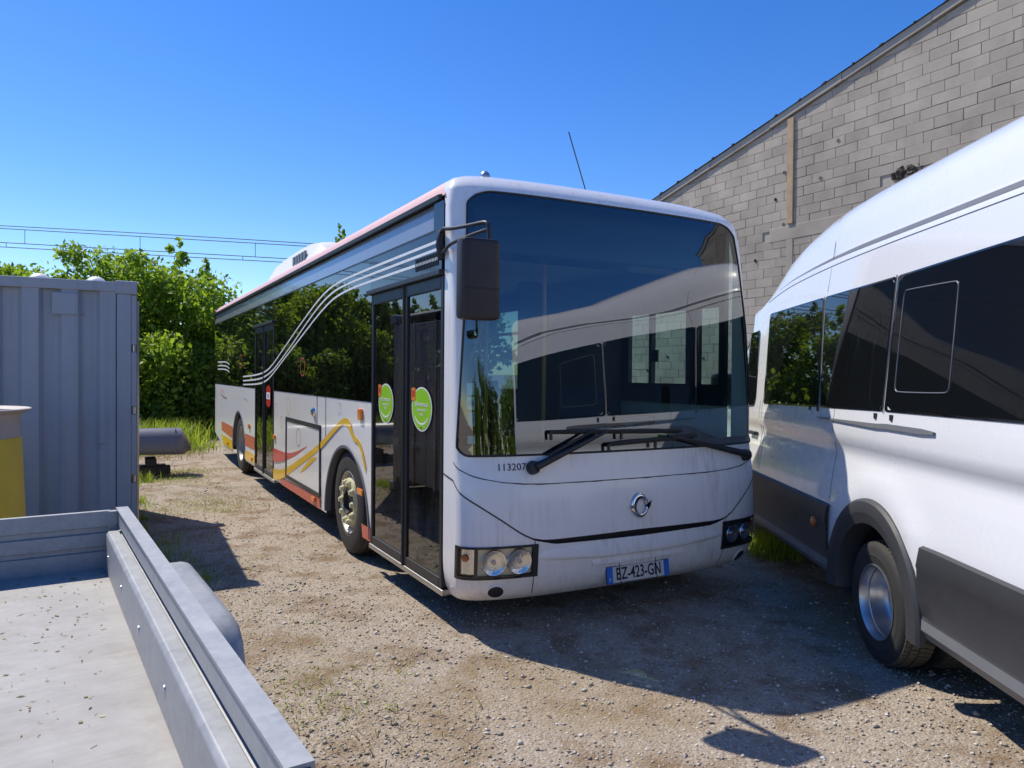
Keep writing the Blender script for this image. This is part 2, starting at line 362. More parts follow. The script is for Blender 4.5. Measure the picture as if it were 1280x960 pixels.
grass('dry_grass', strawm, [(scatter(5200, -1.7, .0, 2.6, 12.5, 90, .22), .008, .035, .004, 2.5), (scatter(2600, -1.6, .5, -.8, 3, 60, .2), .006, .03, .003, 2.5),
    (scatter(1500, -6, -.3, 11.5, 13.6, 40, .3), .05, .2, .006, .7), (scatter(2400, -3, -.6, 8.2, 12, 50, .3), .01, .05, .005, 2)])
# ================================================================== BLOCK BUILDING
WX = 10.8; RK = .2353
def rake(y): return 6.27+(11.4-y)*RK if y > .5 else 6.27+(11.4-.5)*RK-(.5-y)*RK
def building():
    rt = empty('block_building', (WX, 6, 0), 0, 'grey concrete block building with sloping roof edge, behind the white van', 'building')
    o = Vector((-WX, -6, 0)); YA, YB = -6.0, 13.0
    def loc(ob): ob.location = o; return ob
    m = MB(); poly = [(YA, 0), (YB, 0), (YB, rake(YB)-.16), (.5, rake(.5)-.16), (YA, rake(YA)-.16)]
    m.prism(poly, (WX+.02, 0, 0), (0, 1, 0), (0, 0, 1), (.25, 0, 0)); wall = loc(m.build('wall', mortar, rt, fix=True))
    m = MB(); m.prism([(YB-.001, 0), (YB+.25, 0), (YB+.25, rake(YB)-.22), (YB-.001, rake(YB)-.16)], (WX+.02, 0, 0), (0, 1, 0), (0, 0, 1), (9, 0, 0)); loc(m.build('end_wall', mortar, rt, fix=True))
    cells = []; k = 0; z = .18-.2
    while z < 9.2:
        off = .25*(k % 2)+rng.uniform(-.05, .05); y = YA+off
        while y < YB-.01:
            y1 = min(y+.5+rng.uniform(-.01, .01), YB)
            top = z+.2; lim = min(rake(y), rake(y1))-.17
            if z < lim and y1-y > .1:
                skip = (4.86 > z+.1 > 4.5 and 4.9 < y+.2 < 7.7) or (y < 4.62 and y1 > 4.2 and 5.15 < z+.1 < 5.42) or (y > 6.9 and y1 < 7.35 and z < 4.5 and False)
                if not skip: cells.append((y, y1, max(z, 0), top, lim))
            y = y1
        z += .2; k += 1
    cp = np.array([-1.8918, -3.8896, 1.6329]); fv = np.array(f)
    def score(c):
        p = np.array([WX, (c[0]+c[1])/2, (c[2]+c[3])/2])-cp; dz = p@fv; px = 512+739*(p@np.array(rr))/dz; py = 384-739*(p@np.array(uu))/dz
        vis = -30 < px < 1054 and -20 < py < 330 and px > 650 and py < 250+max(0, (760-px)*2.2)
        win = 625 < px < 730 and 310 < py < 392
        return (0 if (vis or win) else 1000)+dz*(1+.0*px)
    cells.sort(key=score)
    def shape(c, cx):
        y0, y1, z0, z1, lim = c; j = float(rng.choice([.0015, .003, .0045])); d = rng.uniform(0, .006)
        y0 += j; y1 -= j; z0 += j; z1 -= j; x = WX-d; rd = rng.uniform(-.003, .003, 8)
        tz0 = min(z1, rake(y0)-.165); tz1 = min(z1, rake(y1)-.165)
        vs = [(x, y0, z0+rd[0]), (x, y1, z0+rd[1]), (x, y1, tz1+rd[2]), (x, y0, tz0+rd[3])]; e = .006
        vs = [(x, vs[0][1]+e, vs[0][2]+e), (x, vs[1][1]-e, vs[1][2]+e), (x, vs[2][1]-e, vs[2][2]-e), (x, vs[3][1]+e, vs[3][2]-e)]+[(x+.005, *v[1:]) for v in vs]+[(WX+.03, *v[1:]) for v in vs]
        fs = [(0, 3, 2, 1)]+[(i+4*l, (i+1) % 4+4*l, (i+1) % 4+4*l+4, i+4*l+4)[::-1] for l in (0, 1) for i in range(4)]
        return vs, fs
    rest = MB()
    for i, c in enumerate(cells):
        vs, fs = shape(c, WX)
        if i < 290:
            m = MB(); m.add(vs, fs); loc(m.build('block', blockm, wall)).location = (0, 0, 0)
        else: rest.add(vs, fs)
    ob = rest.build('blockwork', blockm, wall); ob['kind'] = 'stuff'
    # ring beam, plank, broken hole
    m = MB(); m.box((WX-.012, 5.0, 4.53), (WX+.05, 7.6, 4.83)); loc(m.build('concrete_beam', blockm, rt, bevel=.012))
    m = MB(); m.box((WX-.016, 6.97, 2.0), (WX+.05, 7.14, 4.53)); loc(m.build('concrete_post', blockm, rt, bevel=.01))
    m = MB(); m.box((WX-.045, 6.965, 4.86), (WX+.0, 7.125, 7.08)); loc(m.build('plank', woodm, rt, bevel=.006))
    m = MB()
    for i in range(40):
        y = rng.uniform(4.1, 4.72); z = 5.29+rng.normal(0, .09); s = rng.uniform(.02, .07)
        mt = Matrix.Translation((WX+rng.uniform(-.01, .03), y, z)) @ Matrix.Rotation(rng.uniform(0, 6), 4, Vector(rng.normal(size=3)).normalized())
        m.box((-s, -s*.7, -s*.5), (s, s*.7, s*.5), mt)
    loc(m.build('hole_shade_shards', plain('hole_shade_shards', (.07, .055, .045), .95, var=.6, vs=14), rt))  # block shards; the shade inside the hole is put into their dark colour
    for y, z in ((7.22, 5.98), (7.45, 5.45), (7.22, 4.87), (8.0, 4.2), (6.95, 4.85), (8.7, 2.9), (10.9, 2.1), (11.7, 1.75), (6.3, 5.65), (5.9, 6.3), (9.6, 2.05)):
        m = MB(); m.lathe([(.0, -.004), (.03, -.004), (.034, .01)], (WX-.006, y, z), (-1, 0, 0), 10); loc(m.build('anchor_hole', dirtline, rt))
    # roof edge: bargeboard, corrugated sheets
    def slope(y0, y1, zo, h, x0, x1, nm, mt, par=rt):
        m = MB(); m.prism([(y0, rake(y0)+zo), (y1, rake(y1)+zo), (y1, rake(y1)+zo+h), (y0, rake(y0)+zo+h)], (x0, 0, 0), (0, 1, 0), (0, 0, 1), (x1-x0, 0, 0)); return loc(m.build(nm, mt, par, fix=True))
    ys = [13.35, 11.2, 9.4, 7.6, 5.8, 4.0, 2.2, .5]
    for a, b in zip(ys[:-1], ys[1:]): slope(b+.012, a, -.15+rng.uniform(-.006, .006), .155, WX-.055+rng.uniform(-.006, .006), WX+.02, 'bargeboard', concm)
    slope(YA, .5, -.15, .155, WX-.055, WX+.02, 'bargeboard', concm)
    for s0, s1 in ((13.4, .5), (.5, -6.2)):
        m = MB(); n = 60; g = []
        for i in range(n*2+1):
            x = WX-.09+i*.075; b = .024*(1 if i % 2 else -1)
            g.append([(x, s0, rake(s0)+.035+b), (x, s1, rake(s1)+.035+b)])
        m.grid(g); loc(m.build('roof_sheet', rooffib, rt))
    for y in np.arange(1.2, 13.2, .62):          # ragged mortar and clips along the edge
        m = MB(); w = rng.uniform(.03, .13); m.prism([(y, rake(y)+.0), (y+w, rake(y+w)+.0), (y+w*.8, rake(y+w)+rng.uniform(.03, .07)), (y+w*.1, rake(y)+rng.uniform(.03, .06))], (WX-.075, 0, 0), (0, 1, 0), (0, 0, 1), (.08, 0, 0)); loc(m.build('verge_clip', dirtline, rt, fix=True))
building()
# ================================================================== TREES
def crown_soup(clumps, nleaf, size):
    # clumps: list of (center, radius); leaves lie through each clump, denser towards its skin
    C = np.array([c for c, r in clumps]); Rr = np.array([r for c, r in clumps]); w = Rr**2; w = w/w.sum()
    k = rng.choice(len(clumps), nleaf, p=w); d = rng.normal(size=(nleaf, 3)); d /= np.linalg.norm(d, axis=1)[:, None]
    rad = Rr[k]*rng.random(nleaf)**.45*rng.uniform(.75, 1.12, nleaf)
    p = C[k]+d*rad[:, None]*np.array([1, 1, .8]); p = p[p[:, 2] > .1]; n = len(p)
    a = rng.normal(size=(n, 3)); a /= np.linalg.norm(a, axis=1)[:, None]; b = np.cross(a, rng.normal(size=(n, 3))); b /= np.linalg.norm(b, axis=1)[:, None]
    s = size*rng.uniform(.6, 1.3, n)[:, None]; a = a*s; b = b*s*.55
    V = np.stack([p-a, p+b, p+a, p-b], 1).reshape(-1, 3); F = np.arange(n*4).reshape(-1, 4); return V, F
def tree(name, x, y, h, w, nleaf, leaf, lm, label, low=.12, nb=9, shoots=0, group=None, seed=0):
    global rng
    keep = rng; rng = np.random.default_rng(seed+100)
    rt = empty(name, (x, y, -.03), 0, label, 'tree' if name != 'bramble_bush' else 'bush', group)
    m = MB(); clumps = []; lim = MB()
    m.tube(smoothpts([(0, 0, 0), (.06*w, .03, h*.2), (.0, .05*w, h*.45), (.08, 0, h*.72)]), [.05*w, .04*w, .028*w, .012*w], 9)
    m.build('trunk', barkm, rt, smooth=50)
    for i in range(nb):
        a = i*2.4+rng.uniform(-.4, .4); zz = h*(low+(1-low)*((i+.5)/nb))*.92; prof = math.sin(math.pi*min(1, (zz/h)*.72+.22))
        q = w*.62*prof*rng.uniform(.65, 1.05)
        e = Vector((math.cos(a)*q, math.sin(a)*q*.8, zz)); st = Vector((0, 0, zz*.55))
        lim.tube(smoothpts([st, st.lerp(e, .5)+Vector((0, 0, .1*h)), e]), [.02*w, .012*w, .004*w], 6)
        rr_ = w*rng.uniform(.2, .32); clumps.append((tuple(e), rr_))
        for _ in range(3):
            dd = rng.normal(size=3); dd /= np.linalg.norm(dd); clumps.append((tuple(np.array(e)+dd*rr_*np.array([1.05, 1, .8])), rr_*rng.uniform(.35, .6)))
    lim.build('limb', barkm, rt, smooth=50)
    clumps.append(((0, 0, h*.55), w*.4)); clumps.append(((.05*w, 0, h*.8), w*.26))
    for _ in range(shoots):
        sx, sy = rng.uniform(-.4, .4)*w, rng.uniform(-.3, .3)*w; zt = h*rng.uniform(.92, 1.16)
        for q in range(5): clumps.append(((sx+.06*q*rng.normal(), sy, zt-.16*q), .10+.03*q))
    V, F = crown_soup(clumps, nleaf, leaf); soup('crown', V, F, lm, rt, kind=None); rng = keep; return rt
G = 'bushy trees in the hedge behind the yard'
tree('hedge_tree', -.75, 19.5, 4.75, 5.0, 62000, .075, leafA, 'big rounded bright green bushy tree between the grey container and the rear of the bus', .06, 13, 5, G, 1)
tree('hedge_tree', -3.6, 18.6, 4.05, 3.2, 24000, .08, leafA, 'lower bushy green tree whose top just shows over the middle of the grey container roof', .08, 10, 2, G, 2)
tree('hedge_tree', -5.8, 19.5, 3.75, 3.0, 20000, .08, leafB, 'bushy tree with thin dark shoots over the far left end of the grey container', .08, 10, 9, G, 3)
tree('hedge_tree', 1.9, 20.6, 3.9, 3.6, 26000, .08, leafB, 'dark green bushy tree partly hidden right behind the rear end of the bus', .06, 11, 2, G, 4)
G2 = 'trees of the hedge mirrored in the bus side windows'
for i, (x, y, h, w, lm) in enumerate(((-8.6, 18.5, 3.7, 3.4, leafA), (-11.8, 20, 4.3, 3.8, leafB), (-15.5, 19, 3.9, 4.0, leafA), (-19.5, 21, 4.6, 4.4, leafB), (-14.5, 11.5, 3.4, 3.6, leafA), (-18, 4.5, 3.8, 4.2, leafB))):
    tree('hedge_tree', x, y, h, w, 16000, .10, lm, ('bright bushy hedge tree behind the far left of the container, mirrored in the bus windows', 'dark bushy hedge tree mirrored in the bus windows, second beyond the container', 'broad bright hedge tree mirrored in the bus windows, third beyond the container', 'tall dark hedge tree at the far end of the hedge, mirrored in the bus', 'low bright bushy tree left of the container, mirrored in the bus door', 'dark bushy tree far left of the yard, mirrored in the bus door')[i], .06, 10, 6, G2, 10+i)
G3 = 'hedge trees hidden behind the bus'
for i, (x, y, h, w, lm) in enumerate(((5.2, 20.0, 4.6, 3.8, leafA), (8.6, 21.5, 5.0, 4.0, leafB))):
    tree('hedge_tree', x, y, h, w, 8000, .13, lm, ('bright bushy hedge tree hidden behind the bus, left of its darker neighbour', 'dark bushy hedge tree hidden behind the bus, nearest the block wall')[i], .06, 10, 3, G3, 20+i)
G4 = 'trees added behind the camera to darken the windscreen reflection'  # unseen trees, added to darken what the windscreen mirrors
for i, (x, y, h, w, lm) in enumerate(((-6.5, -19, 4.2, 4.4, leafA), (-1.5, -22, 5.0, 5.0, leafB), (4.5, -21, 4.4, 4.8, leafA), (10.5, -23, 5.4, 5.4, leafB))):
    tree('hedge_tree', x, y, h, w, 9000, .15, lm, ('added bright bushy tree behind the camera, leftmost of row darkening the windscreen reflection', 'added dark bushy tree behind the camera, mirrored in the near edge of the windscreen', 'added bright broad tree behind the camera, mirrored mid windscreen', 'added tall dark tree behind the camera, far right of the mirrored row')[i], .05, 10, 3, G4, 40+i)
tree('slender_tree', 3.95, 17.2, 5.55, .5, 420, .075, leafB, 'thin leafy twig top sticking up over the bus roof beside the white roof pod', .55, 8, 2, None, 31)
# undergrowth that closes the hedge foot
def bush(x, y, w, h, n, seed, label):
    global rng
    keep = rng; rng = np.random.default_rng(seed)
    rt = empty('bramble_bush', (x, y, -.03), 0, label, 'bush', 'low bushes at the foot of the hedge')
    cl = [((rng.uniform(-.5, .5)*w, rng.uniform(-.3, .3)*w, rng.uniform(.2, .75)*h), rng.uniform(.2, .34)*min(w, h*1.4)) for _ in range(9)]
    m = MB()
    for c, r_ in cl: m.tube(smoothpts([(0, 0, 0), (c[0]*.5, c[1]*.5, c[2]*.7), c], 1), .012, 5)
    m.build('stem', barkm, rt); V, F = crown_soup(cl, n, .09); soup('foliage', V, F, leafB, rt, kind=None); rng = keep
for i, x in enumerate((-7.2, -4.8, -2.6, -.9, .8, 2.8)):
    bush(x, 17.4+.5*math.sin(i*2.1), 2.5, 2.6, 6500, 50+i, ['dark bramble bush at the hedge foot far behind the grey container', 'dark bramble bush at the hedge foot behind the container middle', 'dark bramble bush at the hedge foot just behind the right end of the container', 'shaded bramble bush left of the bus rear, above the sunlit weeds', 'dark bramble bush at the hedge foot hidden behind the rear corner of the bus', 'dark bramble bush at the hedge foot hidden behind the bus'][i])
# ================================================================== OVERHEAD WIRES
def wires():
    rt = empty('overhead_wires', (-9.5, 69, 0), 0, 'dark railway overhead wires with short droppers crossing the blue sky above the hedge', 'overhead wires')
    O = Vector((-9.5, 69, 0)); D = Vector((22.2, -12.2, 0))
    cp = Vector((-1.8918, -3.8896, 1.6329))
    zs = [(13.39, 12.05), (13.12, 11.85), (11.98, 10.75), (11.62, 10.45)]; pts = []
    for zl, zr in zs:
        ps = []
        for i in range(26):
            t = -1.6+i*.2; sag = .10*(math.sin(t*2.2)-.5) if zl > 13.2 else 0
            ps.append(D*t+Vector((0, 0, zl+(zr-zl)*t*(1.0)+sag)))
        m = MB(); m.tube(ps, .034, 5); m.build('wire', wirem, rt); pts.append(ps)
    def at(w, t): a = (t+1.6)/.2; i = max(0, min(24, int(a))); return pts[w][i].lerp(pts[w][i+1], a-i)
    for t in np.arange(-1.5, 3.3, .37):
        m = MB(); m.tube([at(1, t+.10), at(2, t+.10)], .022, 4); m.build('dropper', wirem, rt)
    for t in np.arange(-1.5, 3.3, .19):
        m = MB(); m.tube([at(2, t), at(3, t)], .022, 4); m.build('dropper', wirem, rt)
wires()
# ================================================================== CONTAINER
def container():
    rt = empty('shipping_container', (-1.65, 3.6, 0), R(-1.5), 'grey blue ribbed steel shipping container at the left behind the trailer', 'container')
    L, W, H = 6.06, 2.44, 2.438
    def corr(n, xa, xb, yface, depth, sign):
        prof = []; x = xb; per = .292
        while x > xa:
            for dx, dy in ((0, 0), (.122, 0), (.152, depth), (.262, depth)):
                if x-dx > xa: prof.append((x-dx, yface+sign*dy))
            x -= per
        prof.append((xa, yface)); return prof
    m = MB(); pr = corr(0, -L+.14, -.17, .012, .050, 1); m.grid([[(x, y, .16), (x, y, H-.10)] for x, y in pr], flip=False); m.build('side_panel', contm, rt, fix=False)
    m = MB(); pr = corr(0, -L+.14, -.17, W-.012, .036, -1); m.grid([[(x, y, .16), (x, y, H-.10)] for x, y in pr], flip=True); m.build('side_panel', contm, rt)
    for y0, y1 in ((-.0, .06), (W-.06, W)):
        m = MB(); m.box((-L+.16, y0, H-.10), (-.17, y1, H-.012)); m.build('top_rail', contm, rt, bevel=.006)
        m = MB(); m.box((-L+.16, y0, .02), (-.17, y1, .16)); m.build('bottom_rail', contm, rt, bevel=.006)
    for x0, x1 in ((-.163, -.002), (-L, -L+.16)):
        for y0, y1 in ((.002, .14), (W-.14, W-.002)):
            m = MB(); m.box((x0, y0, .118), (x1-.045 if x1 > -1 else x1, y1, H-.118)); m.build('corner_post', contm, rt, bevel=.008)
            for z0, z1 in ((0, .118), (H-.118, H)):
                m = MB(); m.box((x0-.012, y0-.008, z0), (x1+.002, y1+.008, z1)); ob = m.build('corner_casting', contm, rt, bevel=.012)
                m = MB(); m.lathe([(.0, 0), (.034, 0), (.034, -.004)], ((x0+x1)/2-.0, y0-.011 if y0 < 1 else y1+.011, (z0+z1)/2), (0, -1 if y0 < 1 else 1, 0), 14); m.build('casting_hole', plain('casting_recess', (.33, .29, .16), .8) if False else drumg if z0 > 1 else dirtline, ob)
    # outer post strip with hinge pockets at the door end
    zz = [.16, .62, .69, 1.24, 1.31, 1.80, 1.87, H-.13]
    m = MB()
    for a, b in zip(zz[::2], zz[1::2]): m.box((-.046, .006, a), (-.004, .12, b))
    m.build('door_post_strip', contm, rt, bevel=.004)
    for z in (.655, 1.275, 1.835):
        m = MB(); m.lathe([(0, -.03), (.016, -.03), (.016, .03), (0, .03)], (-.024, .03, z), (0, 0, 1), 10); m.build('hinge_pin', alu, rt)
    for k in (0, 1):
        y0 = .10+k*1.125; d = MB(); d.box((-.05, y0, .2), (-.012, y0+1.11, H-.16)); dr = d.build('door', contm, rt, bevel=.01)
        for yy in (y0+.35, y0+.8):
            b = MB(); b.tube([(.004, yy, .18), (.004, yy, H-.14)], .017, 8); b.build('lock_rod', alu, dr)
    m = MB(); g = []
    for i in range(61):
        x = -L+.1+(L-.2)*i/60; g.append([(x, .03, H-.03), (x, W-.03, H-.03)])
    m.grid(g, flip=True); m.build('roof', contm, rt)
    for i in range(13):                           # transverse roof ribs, rounded, seen end-on over the top rail
        x = -.33-.43*i; m = MB(); g = []
        for k in range(9):
            a = math.pi*k/8; row = []
            for q in range(6): b = math.pi/2*q/5; row.append((x+.085*math.cos(a)*(.3+.7*math.sin(b)), .155-.12*math.cos(b), H-.03+.072*math.sin(a)*math.sin(b)))
            g.append(row+[(x+.085*math.cos(a), W-.03, H-.03+.072*math.sin(a))])
        m.grid(g, flip=True); m.build('roof_rib', acwhite, rt, smooth=60)
    m = MB(); m.box((-L+.06, W-.05, .16), (-L+.09, W-.02, H-.1)); m.box((-L+.02, .06, .1), (-L+.05, W-.06, H-.05)); m.build('end_panel', contm, rt)
    m = MB(); m.box((-.655, -.004, H-.32), (-.46, .0115, H-.13)); m.build('vent_plate', contm, rt, bevel=.006)
    return rt
container()
# ================================================================== DRUM, COVER, TRAILER
def drum():
    rt = empty('yellow_drum', (-2.86, 2.35, 0), 0, 'tall yellow round drum with a flared grey rim at the left edge before the container', 'drum')
    m = MB(); m.lathe([(.0, .0), (.50, .0), (.50, .04), (.485, .1), (.445, 1.15), (.44, 1.165)], (0, 0, 0), (0, 0, 1), 48); m.build('body', drumy, rt, smooth=35, fix=True)
    m = MB(); m.lathe([(.437, 1.160), (.432, 1.28), (.445, 1.325), (.50, 1.352), (.503, 1.362), (.495, 1.366), (.43, 1.345), (.415, 1.30), (.41, .9), (.0, .9)], (0, 0, 0), (0, 0, 1), 48); m.build('rim', drumg, rt, smooth=35, fix=True)
drum()
def cover():
    rt = empty('plastic_cover', (-1.45, 9.15, 0), 0, 'dark grey half round plastic cover lying on black timbers behind the container end', 'plastic cover')
    m = MB(); g = []
    n = 18
    for i in range(n+1):
        t = i/n; x = -1.5+2.24*t; e = max(0, (x-.58)/.16); k = math.sqrt(max(.02, 1-min(1, e)**2)) if e > 0 else 1; row = []
        for j in range(15):
            a = R(-14)+R(208)*j/14; row.append((x, -.25*math.cos(a)*(.55+.45*k), .41+.30*math.sin(a)*k-(.03*max(0, (x+.2)) if j in (0, 14) else 0)))
        g.append(row)
    m.grid(g, flip=True); ob = m.build('shell', tubem, rt, smooth=50); md = ob.modifiers.new('solid', 'SOLIDIFY'); md.thickness = .012
    m = MB(); m.tube([(.52, -.262, .33), (.52, -.25, .5), (.52, -.12, .70), (.52, .12, .70), (.52, .26, .45)], .012, 6); m.build('rim_bead', tubem, rt, smooth=50)
    tb = empty('timber_stack', (-1.5, 9.2, 0), 0, 'dark weathered timbers stacked under the grey plastic cover', 'timber')
    for (a, b) in (((-1.3, -.2, .0), (.5, -.04, .13)), ((-1.2, .06, .0), (.45, .22, .13)), ((-1.0, -.24, .135), (-.85, .25, .25)), ((.15, -.24, .135), (.3, .25, .25)), ((-.4, -.22, .135), (-.25, .25, .25))):
        m = MB(); m.box(a, b); m.build('beam', darkwood, tb, bevel=.008)
cover()
def floor_litter():
    n = 900; p = np.stack([rng.uniform(-3.35, -1.9, n), .42-2.6*rng.random(n)**1.5, np.full(n, .603)], 1); a = rng.normal(size=(n, 3))*np.array([1, 1, .25]); b = rng.normal(size=(n, 3))*np.array([1, 1, .25]); q = rng.uniform(.002, .007, n)[:, None]
    V = np.stack([p-a*q, p+b*q, p+a*q, p-b*q], 1).reshape(-1, 3); V[:, 2] = np.maximum(V[:, 2], .6015); return soup('floor_litter', V, np.arange(n*4).reshape(-1, 4), strawm)
floor_litter()
def trailer():
    rt = empty('flatbed_trailer', (-1.84, .54, 0), R(4.5), 'galvanised steel trailer with low side boards and pale floor at bottom left', 'trailer')
    Wd, Ln, zf, zt = 1.62, 3.1, .60, .90
    m = MB(); m.box((-Wd+.03, -Ln+.03, zf-.03), (-.03, -.03, zf)); m.build('floor', bedm, rt)
    m = MB()
    for x in (-Wd+.05, -.13): m.box((x, -Ln, zf-.13), (x+.08, -.0, zf-.032))
    for y in (-.5, -1.3, -2.1): m.box((-Wd+.131, y, zf-.11), (-.131, y+.06, zf-.033))
    m.build('chassis', galvm, rt)
    def board(o, e1, n, Lb, name):                # pressed board with two grooves: profile (outset, z)
        pr = [(0, zf-.05), (0, zf+.09), (.014, zf+.095), (.014, zf+.115), (0, zf+.12), (0, zf+.185), (.014, zf+.19), (.014, zf+.215), (0, zf+.22), (0, zt-.035), (0, zt), (.035, zt), (.035, zt-.03), (.022, zt-.03), (.022, zf-.05)]
        o = Vector(o); e1 = Vector(e1); n = Vector(n); m = MB(); k = len(pr)
        vs = [o+n*p[0]+Vector((0, 0, p[1])) for p in pr]+[o+e1*Lb+n*p[0]+Vector((0, 0, p[1])) for p in pr]
        m.add(vs, [(i, (i+1) % k, (i+1) % k+k, i+k) for i in range(k)]+[tuple(range(k-1, -1, -1)), tuple(range(k, 2*k))]); return m.build(name, galvm, rt, fix=True)
    board((-Wd+.036, -.036, 0), (1, 0, 0), (0, 1, 0), Wd-.072, 'front_board')
    board((-Wd+.036, -Ln+.036, 0), (1, 0, 0), (0, -1, 0), Wd-.072, 'tail_board')
    sb = board((0, -Ln+.02, 0), (0, 1, 0), (1, 0, 0), Ln-.022, 'side_board')
    board((-Wd, -Ln+.02, 0), (0, 1, 0), (-1, 0, 0), Ln-.022, 'side_board')
    m = MB(); m.prism([(-.008, zt+.001), (-.008, zt+.010), (.048, zt+.010), (.052, zt-.045), (.046, zt-.045), (.040, zt+.001)], (0, -Ln+.03, 0), (1, 0, 0), (0, 0, 1), (0, Ln-.03, 0)); m.build('top_rail', galvm, sb, fix=True)
    for x0, x1 in ((-.062, -.003), (-Wd+.003, -Wd+.062)):
        m = MB(); m.prism([(x0, zf+.004), (x0, zf+.192), (x0+.012, zf+.205), (x1, zf+.205), (x1, zf+.004)], (0, -Ln+.1, 0), (1, 0, 0), (0, 0, 1), (0, Ln-.19, 0)); m.build('inner_rail', galvm, rt, fix=True, bevel=.004)
    for k in range(4):
        m = MB(); m.lathe([(0, .004), (.01, .004), (.012, 0)], (-.0625, -.25-.6*k, zf+.10), (-1, 0, 0), 8); m.build('bolt', steel, rt)
    for x in (-.026, -Wd+.026):
        for y in (-.02, -Ln+.02):
            m = MB(); m.box((x-.022, y-.022, zf-.1), (x+.022, y+.022, zt-.003)); m.build('corner_post', galvm, rt, bevel=.004)
    for sx in (1, -1):
        xb = .054 if sx > 0 else -Wd-.054
        m = MB(); g = []
        for (y, z) in ((-.76, .50), (-.77, .66), (-.785, .735), (-.82, .775), (-.90, .785), (-1.62, .785), (-1.74, .775), (-1.80, .735), (-1.84, .66), (-1.85, .5)):
            g.append([(xb, y, z), (xb+sx*.125, y, z), (xb+sx*.15, y, z-.008 if z > .6 else z), (xb+sx*.165, y, z-.03 if z > .6 else z), (xb+sx*.167, y, max(.5, z-.09))])
        m.grid(g, flip=sx < 0); m.build('mudguard', galvm, rt, smooth=40)
        w = MB(); w.lathe([(.16, -.07), (.19, -.08), (.27, -.085), (.295, -.07), (.30, 0), (.295, .07), (.27, .085), (.19, .08), (.16, .07)], (xb+sx*.07, -1.31, .30), (1, 0, 0), 36); wo = w.build('wheel', rubber, rt, smooth=40)
        w = MB(); w.lathe([(.0, .03), (.05, .035), (.06, .02), (.12, .0), (.16, .04), (.185, .075)], (xb+sx*.07, -1.31, .30), (sx, 0, 0), 32); w.build('rim', steel, wo, smooth=40)
    m = MB(); m.tube([(-Wd-.1, -1.31, .30), (.1, -1.31, .30)], .03, 8); m.build('axle', galvm, rt)
    m = MB(); m.tube([(-.2, .0, zf-.08), (-Wd/2, 1.1, .45)], .035, 8); m.tube([(-Wd+.2, 0, zf-.08), (-Wd/2, 1.1, .45)], .035, 8); m.build('drawbar', galvm, rt)
trailer()
# ================================================================== BUS
ZK = np.array([.20,.24,.29,.36,.45,.6,.9,1.1,1.5,2.0,2.5,2.77,2.83,2.90,2.945,2.965,2.98])
YK = np.array([.17,.11,.075,.05,.04,.03,.05,.085,.110,.158,.238,.296,.316,.383,.48,.62,.90])
SK = np.array([.06,.035,.015,.004,0,0,0,0,0,0,0,0,.025,.08,.18,.40,.80])
NN = 3.2; _ph = np.linspace(0, np.pi/2, 400)
_u = np.sin(_ph)**(2/NN); _v = np.cos(_ph)**(2/NN)
_s = np.concatenate([[0], np.cumsum(np.hypot(np.diff(1.25*_u), np.diff(.22*(1-_v)+.03*_u**2)))]); SM = float(_s[-1])
YE = .462
def FP(s, z):
    y0 = float(np.interp(z, ZK, YK)); si = float(np.interp(z, ZK, SK)); A = float(np.interp(z, [1.2, 2.0, 2.7], [.22, .18, .13]))
    a = min(abs(s), SM); u = float(np.interp(a, _s, _u)); v = float(np.interp(a, _s, _v))
    x = (1.25-si)*u*(1 if s >= 0 else -1); y = y0+A*(1-v)+.03*u*u
    if abs(s) > SM:                            # straight return behind the corner, to the seam
        ye = YE+max(0, (z-2.77))*1.3; t = (abs(s)-SM)/.2; y = y+(max(ye, y+.004)-y)*t
    return Vector((1.25+x, y, z))
def FN(s, z):
    e = .004; a = FP(s+e, z)-FP(s-e, z); b = FP(s, z+e)-FP(s, z-e)
    n = a.cross(b); return n.normalized() if n.length > 1e-12 else Vector((0, -1, 0))
def FO(s, z, off): return FP(s, z)+FN(s, z)*off
def fpatch(m, ss, lo, hi, nz, off=0.0, back=None):
    g = []
    for s in ss:
        a = lo(s) if callable(lo) else lo; b = hi(s) if callable(hi) else hi
        zs = [a+(b-a)*k/nz for k in range(nz+1)]
        g.append([FO(s, z, off) if off else FP(s, z) for z in zs])
    m.grid(g)
    return m
def lin(a, b, n): return [a+(b-a)*i/n for i in range(n+1)]
def ws_lo(s):
    a = abs(s); return 1.125+.05*max(0, (a-1.20)/.085)**2
def ws_hi(s):
    a = abs(s); z = 2.80-(.30*(1-math.sqrt(max(0, 1-(min(a-.98, .25)/.25)**2))) if a > .98 else 0)
    if a > 1.13: z = min(z, 1.2+(1.285-a)/.085)
    return max(z, ws_lo(s)+.001)
def hood(s):
    a = abs(s); return float(np.interp(a, [0, .70, .80, .89, 1.02, 1.15, 1.28, SM, SM+.2], [.60, .593, .602, .645, .735, .82, .90, .97, .995]))
def btop(s):
    a = abs(s); return float(np.interp(a, [0, .66, .76, .80], [.555, .562, .585, .594])) if a < .8 else hood(s)-.008
WSC = lin(-1.285, -1.12, 22)+lin(-1.12, -.9, 12)[1:]+lin(-.9, .9, 24)[1:]+lin(.9, 1.12, 12)[1:]+lin(1.12, 1.285, 22)[1:]
SIDEC = lambda sg: [sg*q for q in (lin(1.285, SM, 6)+lin(SM, SM+.2, 4)[1:])][::(1 if sg > 0 else -1)]
def sp(y, z, x=0.0, off=.003): return Vector((x-off, y, z))
bus = empty('city_bus', (0, 0, 0), 0, 'long white city bus with dark glazing and yellow and red swooshes, parked facing us', 'bus')
